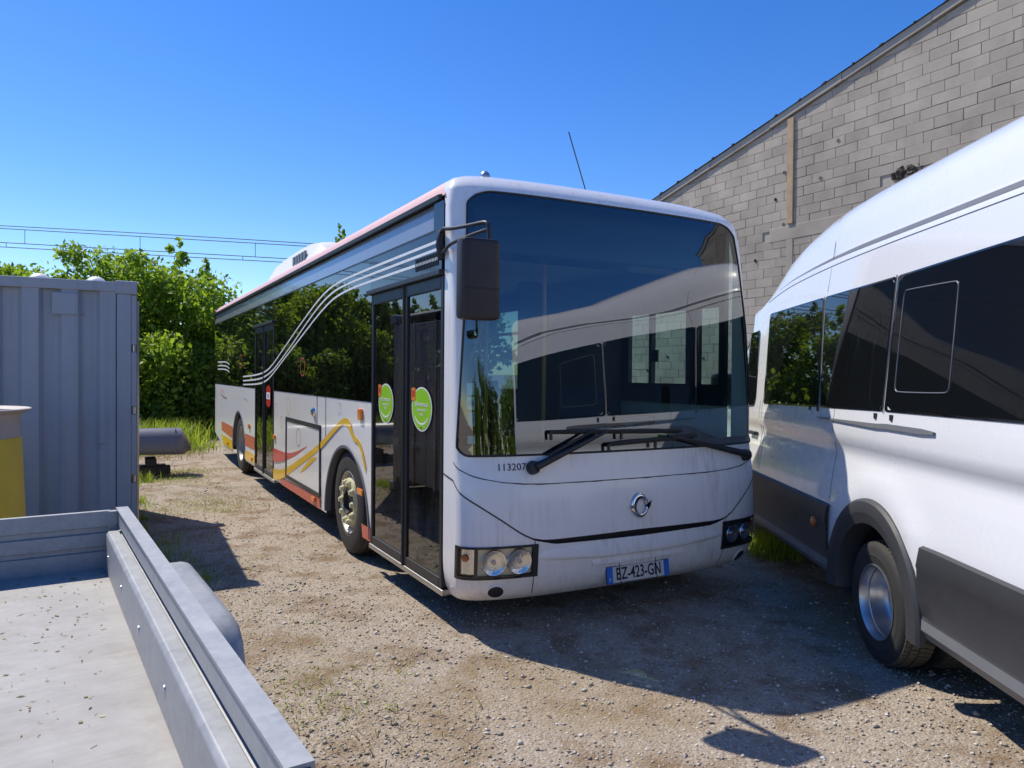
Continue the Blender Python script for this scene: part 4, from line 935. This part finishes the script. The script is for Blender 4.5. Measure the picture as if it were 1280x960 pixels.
    for q in (s1, s2, s3): ribbon(q, .020, 'white_stripe', whiteg, .0068)
    for q in (t1, t2, t3): ribbon(q, .022, 'white_stripe', whiteg, .0085)
    for z in (1.815, 1.745, 1.68): ribbon([(11.37, z), (10.2, z-.006), (9.85, z-.06)], .022, 'white_stripe', whiteg, .0068)
    def ring(y, z, ry, rz, w, mt, off=.0068, a0=0, a1=360, par=bus):
        g = []
        for k in range(41): a = R(a0+(a1-a0)*k/40); g.append([(-off, y+ry*math.cos(a), z+rz*math.sin(a)), (-off, y+(ry-w)*math.cos(a), z+(rz-w)*math.sin(a))])
        m = MB(); m.grid(g); m.build('ring_print', mt, par)
    ring(4.33, 1.69, .11, .105, .014, rring); ring(9.9, 1.96, .14, .135, .016, yring, a0=-100, a1=95); ring(8.6, 1.80, .12, .115, .014, rring)
    ring(5.08, 1.24, .11, .105, .007, yring, .0045, par=pa); ring(5.82, 1.15, .085, .085, .006, rring, .0045, par=pa); ring(4.52, .90, .105, .10, .008, thinr, .0065, par=pa)
    ring(5.44, 1.015, .075, .075, .006, rring, .0045, par=pa); ring(2.87, 1.30, .06, .05, .005, thinr, .0045, a0=60, a1=300, par=pa); ring(9.0, 1.16, .07, .07, .006, yring, .0045, a0=20, a1=200, par=pb)
    ribbon([(11.0, 1.22), (10.72, 1.32), (10.55, 1.24), (10.45, 1.18)], .012, 'line_print', orangeg, .0045, pb); ribbon([(10.95, 1.21), (10.6, 1.16), (10.2, 1.155)], .012, 'line_print', ink, .0045, pb); ribbon([(8.3, 1.22), (8.0, 1.20), (7.9, 1.16)], .008, 'line_print', thinr, .0045, pb)
    # round green welcome stickers
    def welcome(y, z, w, h, off, sc):
        e = empty('welcome_sticker', (0, 0, 0)); e.parent = bus
        def disc(ry, rz, mt, o, nm):
            n = 40; poly = [(-o, y-ry*math.cos(2*math.pi*k/n)*(1+.06*math.sin(2*math.pi*k/n)), z+rz*math.sin(2*math.pi*k/n)) for k in range(n)]
            m = MB(); m.add(poly, [tuple(range(n))]); m.build(nm, mt, e)
        disc(w/2, h/2, whiteg, off, 'sticker_edge'); disc(w/2-.013, h/2-.010, greeng, off+.0012, 'sticker_face')
        g = []
        for k in range(21):
            a = R(205+130*k/20); t = .4+.6*math.sin(math.pi*k/20); g.append([(-off-.002, y-.135*sc*math.cos(a), z-.01+.098*math.sin(a)), (-off-.002, y-(.135-.018*t)*sc*math.cos(a), z-.01+(.098-.014*t)*math.sin(a))])
        m = MB(); m.grid(g); m.build('smile', whiteg, e)
        for tx, dz, si in (('Bienvenue', .035, .050), ('dans votre', -.004, .034), ('bus', -.034, .034)): text_mesh(tx, si, (-off-.002, y, z+dz), (0, -1, 0), (0, 0, 1), whiteg, 'sticker_text', e, sx=1.12*sc, depth=.001)
        m = MB(); m.box((-off-.003, y+w*.30, z+.055), (-off-.0015, y+w*.50, z+.145)); m.build('orange_tag', orangeg, e)
        m = MB(); m.box((-off-.0045, y+w*.345, z+.085), (-off-.003, y+w*.46, z+.125)); m.build('red_mark', redg, e)
        m = MB(); m.box((-off-.003, y-.012, z-.13), (-off-.0015, y+.012, z-.122)); m.build('sticker_mark', ink, e)
    welcome(.845, 1.385, .37, .305, .000, 1.0); welcome(1.585, 1.395, .34, .31, .000, .92)
    # red pill sticker on the middle door
    pill = [(-.0, 6.25-.16*max(-1, min(1, 1.4*math.cos(a)))*.9, 1.31+.145*math.sin(a)) for a in [2*math.pi*k/32 for k in range(32)]]
    e = MB(); e.add([(-.012, q[1], q[2]) for q in pill], [tuple(range(32))]); ps = e.build('red_door_sticker', redg, bus)
    m = MB(); m.box((-.0145, 6.13, 1.27), (-.013, 6.37, 1.36)); m.build('white_field', whiteg, ps)
    m = MB(); m.box((-.016, 6.22, 1.29), (-.0148, 6.28, 1.34)); m.build('blue_symbol', blueg, ps)
    # roof pod
    m = MB(); g = []
    for t, h in ((0, .02), (.02, .20), (.06, .31), (.14, .385), (.30, .42), (.62, .44), (.80, .42), (.90, .37), (.96, .25), (1.0, .02)):
        y = 8.9-3.6*t; row = []
        for k in range(13):
            a = k/12; xx = .34+1.82*a; e = min(a, 1-a); hh = h*min(1, (max(e, 0)/.10+.0)**.5) if e < .10 else h; row.append((xx, y, 2.95+hh))
        g.append(row)
    m.grid(g, flip=False); pod = m.build('roof_pod', acwhite, bus, smooth=50, fix=True)
    m = MB()
    for k in range(5): m.box((.40, 6.0+.16*k, 3.12), (.425, 6.10+.16*k, 3.24))
    m.build('pod_vent', greyst, pod)
    m = MB(); m.box((.9, 9.6, 2.97), (1.6, 10.6, 3.06)); m.build('roof_hatch', acwhite, bus, bevel=.03)
bus_body()
def bus_wheel(x, y, out, r=.468, ring_=True, twin=False):
    w = MB(); w.lathe([(.27, -.13), (.30, -.14), (.40, -.145), (.445, -.13), (r-.004, -.10), (r, -.05), (r, .05), (r-.004, .10), (.445, .13), (.40, .145), (.30, .14), (.285, .125), (.27, .10)], (x, y, r-.006), (out, 0, 0), 48); wh = w.build('wheel', rubber, bus, smooth=35)
    w = MB()
    for k in range(4): w.lathe([(r+.0015, -.085+.05*k), (r+.0015, -.065+.05*k)], (x, y, r-.006), (out, 0, 0), 48)
    w.build('tread', rubber2, wh)
    w = MB(); d = -.06 if twin else .095
    w.lathe([(.288, .128), (.28, .135), (.268, .12), (.258, .095 if not twin else .08), (.25, .09 if not twin else .03), (.235, d+.012), (.20, d+.018), (.15, d+.018), (.148, d-.06)], (x, y, r-.006), (out, 0, 0), 44); w.build('rim', rimm, wh, smooth=35)
    w = MB(); w.lathe([(.148, d-.03), (.14, d-.02), (.13, d+.04), (.10, d+.055), (.095, d+.02), (.0, d+.02)], (x, y, r-.006), (out, 0, 0), 30); w.build('hub', darkin if ring_ else steel, wh, smooth=35)
    if ring_:
        w = MB(); w.lathe([(.218, d+.015), (.216, d+.030), (.20, d+.042), (.165, d+.042), (.148, d+.030), (.143, d-.02)], (x, y, r-.006), (out, 0, 0), 40); w.build('nut_guard', ringc, wh, smooth=40)
    for k in range(10):
        a = 2*math.pi*k/10; o = Vector((x, y+.178*math.cos(a), r-.006+.178*math.sin(a))); n = MB()
        n.lathe([(.034, d+.04), (.033, d+.055), (.024, d+.058), (.021, d+.076), (.0, d+.08)], o, (out, 0, 0), 10); n.build('nut_cap', ringc if ring_ else steel, wh, smooth=40)
bus_wheel(.16, 2.67, -1); bus_wheel(.17, 8.82, -1, ring_=False, twin=True)
bus_wheel(2.34, 2.67, 1, ring_=False); bus_wheel(2.33, 8.82, 1, ring_=False, twin=True)
def bus_inside():
    for y0, y1, xa in ((.45, 1.96, .03), (1.961, 3.38, .67), (3.381, 8.18, .03), (8.181, 9.46, .67), (9.461, 11.85, .03)): m = MB(); m.box((xa, y0, .30), (2.5-xa, y1, .345)); m.build('floor', floorin, bus)
    m = MB(); m.box((.10, .86, 2.60), (2.42, 11.8, 2.63)); m.build('ceiling', ceilm, bus)
    m = MB(); m.box((2.42, 1.8, .345), (2.44, 11.8, 1.385)); m.box((.04, 1.95, .97), (.06, 5.9, 1.385)); m.box((.04, 7.35, .99), (.06, 11.8, 1.385)); m.box((.05, 11.78, .345), (2.44, 11.8, 1.5)); m.build('wall_lining', greyin, bus)
    for x0, x1 in ((.05, .68), (1.82, 2.44)):
        for y0, y1 in ((1.98, 3.36), (8.2, 9.44)): m = MB(); m.box((x0, y0, 1.0), (x1, y1, 1.03)); m.build('wheel_housing', greyin, bus)
    # destination box over the windscreen, dashboard, cab partition
    m = MB(); m.box((.14, .50, 2.44), (2.36, .80, 2.90)); m.build('destination_box', blackpl, bus, bevel=.02)
    m = MB(); m.prism([(.34, 1.02), (.34, 1.13), (.62, 1.17), (.78, 1.22), (.85, 1.16), (.80, .9), (.6, .8)], (1.15, 0, 0), (0, 1, 0), (0, 0, 1), (1.22, 0, 0)); m.build('dashboard', darkin, bus, fix=True, bevel=.02)
    m = MB(); m.box((.16, .42, .345), (1.16, .56, 1.08)); m.build('front_wall', darkin, bus)
    m = MB(); m.prism([(.36, 1.10), (.40, 1.14), (.62, 1.14), (.62, 1.08)], (.15, 0, 0), (0, 1, 0), (0, 0, 1), (1.0, 0, 0)); m.build('front_shelf', darkin, bus, fix=True)
    m = MB(); c = Vector((1.82, .92, 1.20)); ax = Vector((0, .55, .83)).normalized(); e1 = Vector((1, 0, 0)); e2 = ax.cross(e1)
    pts = [c+(e1*math.cos(a)+e2*math.sin(a))*.225 for a in [2*math.pi*k/28 for k in range(29)]]; m.tube(pts, .015, 8, cap=False)
    for a in (R(90), R(210), R(330)): m.tube([c, c+(e1*math.cos(a)+e2*math.sin(a))*.22], .014, 6)
    m.tube([c, c-ax*.35], .035, 8); m.build('steering_wheel', blackpl, bus, smooth=60)
    m = MB(); m.box((1.60, 1.18, .80), (2.08, 1.62, .92)); m.box((1.62, 1.58, .90), (2.06, 1.70, 1.50)); m.box((1.7, 1.25, .345), (1.98, 1.55, .80)); m.build('driver_seat', seatm, bus, bevel=.04)
    m = MB(); m.box((1.30, 1.80, .345), (2.42, 1.84, 2.45)); m.box((1.28, 1.05, .345), (1.31, 1.84, 1.18)); m.build('cab_partition', darkin, bus, bevel=.01)
    m = MB(); m.box((1.22, .95, 1.0), (1.5, 1.3, 1.22)); m.build('ticket_desk', darkin, bus, bevel=.02)
    m = MB(); m.box((1.62, .44, 1.155), (1.86, .50, 1.19)); m.build('paper', plain('yellow_paper', (.5, .5, .15), .6), bus)
    for x, y, z0, z1 in ((1.22, 1.25, .35, 2.6), (1.05, 1.95, .35, 2.6), (.28, 2.02, .35, 2.6), (.62, 3.6, .35, 2.6), (1.8, 3.6, .35, 2.6), (.62, 5.85, .35, 2.6), (.62, 7.4, .35, 2.6), (1.8, 6.6, .35, 2.6)):
        m = MB(); m.tube([(x, y, z0), (x, y, z1)], .018, 8); m.build('grab_pole', polem, bus, smooth=60)
    for x in (.62, 1.8):
        m = MB(); m.tube([(x, 1.95, 2.05), (x, 11.0, 2.05)], .016, 8); m.build('grab_rail', polem, bus, smooth=60)
    m = MB(); m.tube(smoothpts([(1.05, 1.95, 2.2), (.9, 1.95, 1.75), (.8, 1.95, 1.6), (.7, 1.95, 1.75), (.62, 1.95, 2.2)]), .014, 6); m.build('grab_loop', polem, bus)
    m = MB(); m.box((.0, 0, .40), (.44, .42, .48)); m.box((.0, .38, .46), (.44, .46, 1.08)); m.box((.18, .1, .0), (.26, .3, .40)); m.box((.02, .37, 1.08), (.42, .45, 1.2))
    me = m.mesh('passenger_seat', seatm)
    for y in (3.9, 4.75, 5.5, 7.6, 9.6, 10.4, 11.1):
        for x in (.08, .54, 1.52, 1.97):
            if x < 1 and 5.3 < y < 7: continue
            o = bpy.data.objects.new('passenger_seat', me); COL.objects.link(o); o.parent = bus; o.location = (x, y, .345+(.28 if y > 9 else .0))
    m = MB(); m.box((.15, 1.0, .22), (2.35, 1.9, .30)); m.box((.8, 2.0, .25), (1.7, 11.6, .30)); m.box((.6, 2.62, .40), (1.9, 2.72, .50)); m.box((.6, 8.77, .40), (1.9, 8.87, .50)); m.box((.3, 9.6, .32), (2.2, 11.8, .9)); m.build('underframe', darkin, bus)
bus_inside()
# ================================================================== VAN
VA = Vector((.51, .86, 0)).normalized(); VL = Vector((-VA.y, VA.x, 0)); HUB = Vector((1.95, -1.19, 0))
van = empty('minibus_van', HUB-VL*1.0, math.atan2(VA.y, VA.x), 'white high roof minibus van with dark privacy windows at right beside the bus', 'van')
PZ = [(.42,.985),(.55,1.0),(.80,1.004),(.86,1.0),(.93,.992),(1.0,.984),(1.06,.975),(1.11,.964),(1.14,.959),(1.17,.960),(1.205,.972),(1.24,.987),(1.28,.990),(1.34,.987),(1.40,.980),(1.44,.974),(1.8,.945),(2.20,.908),(2.30,.898),(2.40,.888),(2.445,.882),(2.46,.870),(2.50,.862),(2.60,.845),(2.72,.81),(2.81,.745),(2.88,.63),(2.925,.43),(2.945,.2),(2.95,0)]
def Ht(a): return float(np.interp(a, [-2.0,-1.93,-1.85,.6,.95,1.3,1.7,2.0,2.3,2.55,2.9,3.1,3.35,3.95,4.05,4.5,4.68,4.76], [2.84,2.91,2.95,2.95,2.935,2.895,2.82,2.71,2.52,2.33,2.17,2.07,1.88,1.36,1.30,1.17,1.05,.86]))
def Wk(a): return float(np.interp(a, [-2.0,-1.95,-1.88,3.0,3.7,4.2,4.55,4.70,4.76], [.965,.985,1,1,.985,.94,.86,.76,.70]))
def VP(a, z):                              # z on the full-height section -> point on the left side
    w = float(np.interp(z, [p[0] for p in PZ], [p[1] for p in PZ])); H = Ht(a)
    dz = math.hypot(a, z-.35); w += .022*math.exp(-((dz-.64)/.10)**2) if .5 < z < 1.1 else 0
    if a > 2.4: dz = math.hypot(a-3.75, z-.35); w += .022*math.exp(-((dz-.64)/.10)**2) if .5 < z < 1.1 else 0
    if H > 2.25: zz = z if z < 2.2 else 2.2+(z-2.2)*(H-2.2)/.75
    elif H > 1.32: zz = z if z < 1.25 else 1.25+(z-1.25)*(H-1.25)/1.70
    else: zz = .42+(z-.42)*(H-.42)/2.53
    if H < 2.25 and z > 1.25: w = w if H > 1.32 else max(w, .93 if z < 2.4 else w)
    return Vector((a, w*Wk(a), zz))
def VO(a, z, off):
    p = VP(a, z); e = .01; n = (VP(a+e, z)-VP(a-e, z)).cross(VP(a, z+e)-VP(a, z-e)); n = -n.normalized() if n.length > 0 else Vector((0, 1, 0))
    if n.y < 0: n = -n
    return p+n*off
def mir(v): return Vector((v.x, -v.y, v.z))
def vpatch(m, As, lo, hi, nz, off=0.0, side=1, zs=None):
    g = []
    for a in As:
        l = lo(a) if callable(lo) else lo; h = hi(a) if callable(hi) else hi
        row = [VO(a, l+(h-l)*k/nz, off) if off else VP(a, l+(h-l)*k/nz) for k in range(nz+1)]
        g.append(row if side > 0 else [mir(p) for p in row])
    m.grid(g, flip=side > 0); return m
def van_build():
    AC = [(0, .35, .455), (3.75, .35, .43)]
    alo = lambda a: max([.42]+[arch_top(a, *c) for c in AC])
    As = sorted(set([-1.95,-1.93,-1.9,-1.85]+lin(-1.8, -.6, 10)+lin(-.58, .58, 36)+lin(.6, 3.1, 22)+lin(3.16, 4.34, 36)+lin(4.36, 4.68, 6)+[4.72, 4.76]+[c[0]+s*(c[2]+e) for c in AC for s in (-1, 1) for e in (-1e-4, 1e-4)]))
    Z = [p[0] for p in PZ]
    for sd in (1, -1):
        g = []
        for a in As:
            b = alo(a); zs = [max(b, z) for z in Z]
            row = [VP(a, z) for z in zs]; g.append(row if sd > 0 else [mir(p) for p in row])
        m = MB(); m.grid(g, flip=sd > 0); m.build('body_side', vanwhite, van, smooth=32)
    for a in (-1.95, 4.76):
        row = [VP(a, z) for z in Z]; m = MB(); m.grid([row, [mir(p) for p in row]], flip=a > 0); m.build('rear_doors' if a < 0 else 'nose_panel', vanwhite, van)
    m = MB(); g = [[Vector((a, y, .40)) for y in (-.95*Wk(a), -.55*Wk(a))] for a in (-1.9, 4.6)]; m.box((-1.9, -.55, .33), (4.5, .55, .45)); m.box((.5, -.9, .36), (3.25, .9, .44)); m.box((-1.93, -.92, .40), (-.52, .92, .5)); m.build('underbody', darkin, van)
    for sd in (1, -1):
        sg = lambda p: p if sd > 0 else mir(p)
        for c in AC:                            # wheel wells
            m = MB(); gg = []
            for k in range(21):
                t = math.pi*(-.06+1.12*k/20); gg.append([sg(Vector((c[0]-c[2]*math.cos(t), .99, c[1]+c[2]*math.sin(t)))), sg(Vector((c[0]-c[2]*math.cos(t), .45, c[1]+c[2]*math.sin(t))))])
            m.grid(gg, flip=sd > 0); m.box((c[0]-.5, min(sd*.44, sd*.42), .2), (c[0]+.5, max(sd*.44, sd*.42), .85)); m.build('wheel_well', darkin, van)
        # cladding: upper dark strip with a folded lower band, flared arch rings
        for a0, a1 in ((-1.94, -.575), (.575, 3.17), (4.33, 4.66)):
            m = MB(); g = []
            for a in lin(a0, a1, 12):
                row = [VO(a, .80, .0005), VO(a, .79, .022), VO(a, .70, .030), VO(a, .685, .024), VO(a, .55, .022), VO(a, .455, .022), VO(a, .44, .030)]
                g.append([sg(p) for p in row][::-1])
            m.grid(g, flip=sd > 0); m.build('side_cladding', cladm, van, smooth=35)
            m = MB(); g = []
            for a in lin(a0, a1, 8):
                p = VO(a, .44, .030); row = [p, p+Vector((0, .004, -.05)), p+Vector((0, -.03, -.10)), p+Vector((0, -.1, -.11))]; g.append([sg(q) for q in row][::-1])
            m.grid(g, flip=sd > 0); m.build('sill', cladlow, van, smooth=35)
        for c in AC:
            m = MB(); gg = []
            for k in range(49):
                t = math.pi*(-.03+1.06*k/48); cc, ss = -math.cos(t), math.sin(t); row = []
                for rad, off in ((.585, .000), (.580, .026), (.565, .040), (.505, .046), (.497, .043), (.440, .026), (.432, .0), (.43, -.09)):
                    aa, zz = c[0]+rad*cc, c[1]+rad*ss; q = VP(aa, max(.42, zz)); row.append(sg(Vector((aa, 1.0*Wk(aa)+off+(.0 if rad > .55 else .0)+max(0, (zz-.8))*-.04, zz))))
                gg.append(row)
            m.grid(gg, flip=sd > 0); m.build('wheel_arch', cladm, van, smooth=28)
        # flush side glass
        def pane(poly, nm, r=.05, off=.004, mt=vanglass, par=van):
            pts = []; n = len(poly)
            for i in range(n):
                p0, p1, p2 = Vector(poly[i-1]), Vector(poly[i]), Vector(poly[(i+1) % n]); e1 = (p0-p1).normalized(); e2 = (p2-p1).normalized()
                for k in range(6):
                    t = k/5; q = (p1+e1*r)*(1-t)**2+p1*2*t*(1-t)+(p1+e2*r)*t*t; pts.append(q)
            m = MB(); lo = min(p[1] for p in poly); hi = max(p[1] for p in poly); ctr = Vector((sum(p.x for p in pts)/len(pts), sum(p.y for p in pts)/len(pts)))
            vs = [sg(VO(p.x, p.y, off)) for p in pts]+[sg(VO(ctr.x+(p.x-ctr.x)*.97, ctr.y+(p.y-ctr.y)*.97, off+.0025)) for p in pts]; k = len(pts)
            m.add(vs, [((i, (i+1) % k, (i+1) % k+k, i+k)[::-1] if sd > 0 else (i, (i+1) % k, (i+1) % k+k, i+k)) for i in range(k)])
            # inner sheet as vertical strips so it follows the leaning side
            xs = lin(min(p.x for p in pts), max(p.x for p in pts), 28); q = [Vector((ctr.x+(p.x-ctr.x)*.972, ctr.y+(p.y-ctr.y)*.972)) for p in pts]
            def span(x):
                zz = []
                for i in range(k):
                    a, b = q[i], q[(i+1) % k]
                    if (a.x-x)*(b.x-x) <= 0 and abs(a.x-b.x) > 1e-9: zz.append(a.y+(b.y-a.y)*(x-a.x)/(b.x-a.x))
                return (min(zz), max(zz)) if zz else None
            xs = lin(min(p.x for p in q)+1e-5, max(p.x for p in q)-1e-5, 28); g = []
            for x in xs:
                sp_ = span(x)
                if sp_: g.append([sg(VO(x, sp_[0]+(sp_[1]-sp_[0])*j/4, off+.0025)) for j in range(5)])
            m.grid(g, flip=sd > 0)
            return m.build(nm, mt, par, smooth=40)
        pane([(2.14, 1.395), (2.20, 2.17), (.985, 2.19), (.89, 1.42)], 'side_window', .05)
        pane([(.875, 1.42), (.97, 2.19), (-.05, 2.20), (-.05, 1.438)], 'side_window', .03)
        w3 = pane([(-.065, 1.438), (-.065, 2.20), (-1.83, 2.24), (-1.83, 1.455)], 'side_window', .03)
        pane([(2.36, 1.36), (2.42, 2.05), (2.86, 2.03), (3.30, 1.62), (3.36, 1.36)], 'door_window', .07)
        def line(pts, r, nm, mt, par, off=.006, closed=False, k=1):
            v = [sg(VO(a, z, off)) for a, z in pts]; m = MB(); v = smoothpts(v, k) if not closed else v; m.tube(v, r, 6); return m.build(nm, mt, par, smooth=60)
        rr2 = [(-.172, 1.63), (-.168, 2.04), (-.172, 2.10), (-.21, 2.105), (-.64, 2.095), (-.692, 2.09), (-.695, 2.03), (-.705, 1.62), (-.70, 1.562), (-.65, 1.555), (-.24, 1.55), (-.175, 1.555), (-.172, 1.63)]
        line(rr2, .0045, 'vent_frame', greyst, w3, .007, k=2)
        for poly in ([(.885, 1.42), (.90, 1.6), (.95, 1.95), (.977, 2.19)], [(-.057, 1.43), (-.057, 2.205)]): line(poly, .0035, 'window_seam', greyst, w3, .006, k=0)
        for a in (1.98, 1.05, .90, .03, -.16): m = MB(); p = sg(VO(a, 1.412, .004)); m.box((p.x-.012, p.y-.006, p.z-.02), (p.x+.012, p.y+.006, p.z+.012)); m.build('window_clip', blackpl, van)
        # roof gutter, seams, slide rail, door joints
        m = MB(); g = []
        for a in lin(-1.93, 2.05, 26):
            t = max(0, (a-.4))/1.65; top = 2.476-.022*t; g.append([sg(VO(a, 2.444-.002*t, .0015)), sg(VO(a, top, .0015))])
        m.grid(g, flip=sd > 0); m.build('roof_gutter', plain('gutter_sealant', (.14, .145, .16), .5), van)
        line([(a, 2.412-.012*max(0, a-.0)) for a in lin(-1.93, 2.3, 14)], .0028, 'body_seam', greyst, van, .0005)
        line([(1.10, 2.80), (1.06, 2.74), (.98, 2.62), (.92, 2.44), (.95, 2.22)], .002, 'body_seam', greyst, van, .0003)
        m = MB(); g = []
        for a in lin(-.62, .88, 12):
            h = .014*min(1, (.90-a)/1.2+.18)*(1 if a > -.6 else .5); zc = 1.352+.006*(a < 0); g.append([sg(VO(a, zc-h, .002)), sg(VO(a, zc-h, .013)), sg(VO(a, zc+h, .013)), sg(VO(a, zc+h, .002))])
        m.grid(g, flip=sd > 0); m.build('slide_rail', cladlow, van)
        for aa in (.62, 2.16, 2.22): line([(aa, z) for z in lin(.83, 1.42, 8)], .002, 'door_joint', greyst, van, .0005, k=0)
        m = MB(); o = sg(VO(.82, .645, .024)); m.lathe([(.035, 0), (.033, .012), (.02, .018), (0, .02)], o, (0, sd, 0), 18); m.build('side_marker', orangedim, van, smooth=40)
        m = MB(); p = sg(VP(2.98, 1.45)); m.box((p.x-.06, p.y-.01 if sd > 0 else p.y-.26, p.z-.02), (p.x+.05, p.y+.26 if sd > 0 else p.y+.01, p.z+.30)); m.build('door_mirror', blackpl, van, bevel=.04)
        m = MB(); p = sg(VO(2.42, 1.12, .02)); m.box((p.x-.1, p.y-.02, p.z-.015), (p.x+.1, p.y+.02, p.z+.015)); m.build('door_handle', blackpl, van, bevel=.008)
    # front: windscreen, bonnet, grille, lamps ; rear window
    m = MB(); g = []
    for a in lin(3.02, 3.93, 10): p = VP(a, 2.60); q = VP(a, 2.5); w = q.y*.96; H = Ht(a)+.006; g.append([Vector((a, w*t, H-(.10*abs(t)**3))) for t in lin(-1, 1, 14)])
    m.grid(g); m.build('windscreen', vanglass, van, smooth=60)
    m = MB(); m.box((4.66, -.62, .50), (4.79, .62, .92)); m.build('front_bumper', cladm, van, bevel=.05)
    for y in (.52, -.52):
        m = MB(); m.box((4.45, y-.14, .92), (4.75, y+.14, 1.06)); m.build('headlight', lampref, van, bevel=.05)
    m = MB(); m.box((-1.957, -.72, 1.42), (-1.95, -.04, 2.2)); m.box((-1.957, .04, 1.42), (-1.95, .72, 2.2)); m.build('rear_glass', vanglass, van)
    m = MB(); m.box((-2.03, -.9, .38), (-1.93, .9, .60)); m.build('rear_bumper', cladm, van, bevel=.03)
    # wheels: rear twins with deep dished steel rims
    def wheel(a, y0, sd, deep):
        r = .345; o = Vector((a, y0, r)); ax = (0, sd, 0)
        w = MB(); w.lathe([(.205, -.09), (.23, -.10), (.30, -.105), (.325, -.09), (r-.006, -.075), (r-.003, -.04), (r-.003, .04), (r-.006, .075), (.325, .09), (.30, .100), (.27, .098), (.262, .101), (.255, .098), (.23, .098), (.21, .09), (.205, .07)], o, ax, 56); wh = w.build('wheel', rubber, van, smooth=35)
        t = MB(); n = 64
        for k in range(n):
            for j, (h0, h1) in enumerate(((-.078, -.048), (-.043, -.006), (.006, .043), (.048, .080))):
                a0 = 2*math.pi*(k+.5*(j % 2)+.07)/n; a1 = 2*math.pi*(k+.5*(j % 2)+.86)/n; R0, R1 = r-.012, r+.003-(.006 if j in (0, 3) else 0); vs = []
                for rad in (R0, R1):
                    for aa, hh in ((a0, h0), (a1, h0), (a1, h1), (a0, h1)): vs.append(o+Vector((rad*math.cos(aa), sd*hh, rad*math.sin(aa))))
                t.add(vs, [(4, 5, 6, 7)[::sd], (0, 1, 5, 4)[::sd], (1, 2, 6, 5)[::sd], (2, 3, 7, 6)[::sd], (3, 0, 4, 7)[::sd]])
        tr = t.build('tread', rubber2, wh, fix=True); tr['kind'] = 'stuff'
        w = MB()
        if deep: w.lathe([(.212, .088), (.214, .097), (.206, .099), (.198, .085), (.192, .05), (.185, .045), (.182, .0), (.176, -.04), (.165, -.055), (.135, -.06), (.10, -.062), (.09, -.055), (.075, -.035), (.06, -.03), (0, -.03)], o, ax, 48)
        else: w.lathe([(.212, .088), (.206, .097), (.19, .07), (.17, .04), (.12, .045), (.08, .07), (.06, .075), (0, .07)], o, ax, 40)
        w.build('rim', steel, wh, smooth=28)
        for k in range(6):
            q = 2*math.pi*k/6; w = MB(); w.lathe([(.014, 0), (.014, .022), (0, .024)], o+Vector((.10*math.cos(q), sd*(-.06 if deep else .05), .10*math.sin(q))), ax, 6); w.build('wheel_nut', steel, wh)
    for sd in (1, -1):
        wheel(0, sd*.885, sd, True); wheel(0, sd*.64, sd, True); wheel(3.75, sd*.87, sd, False)
van_build()
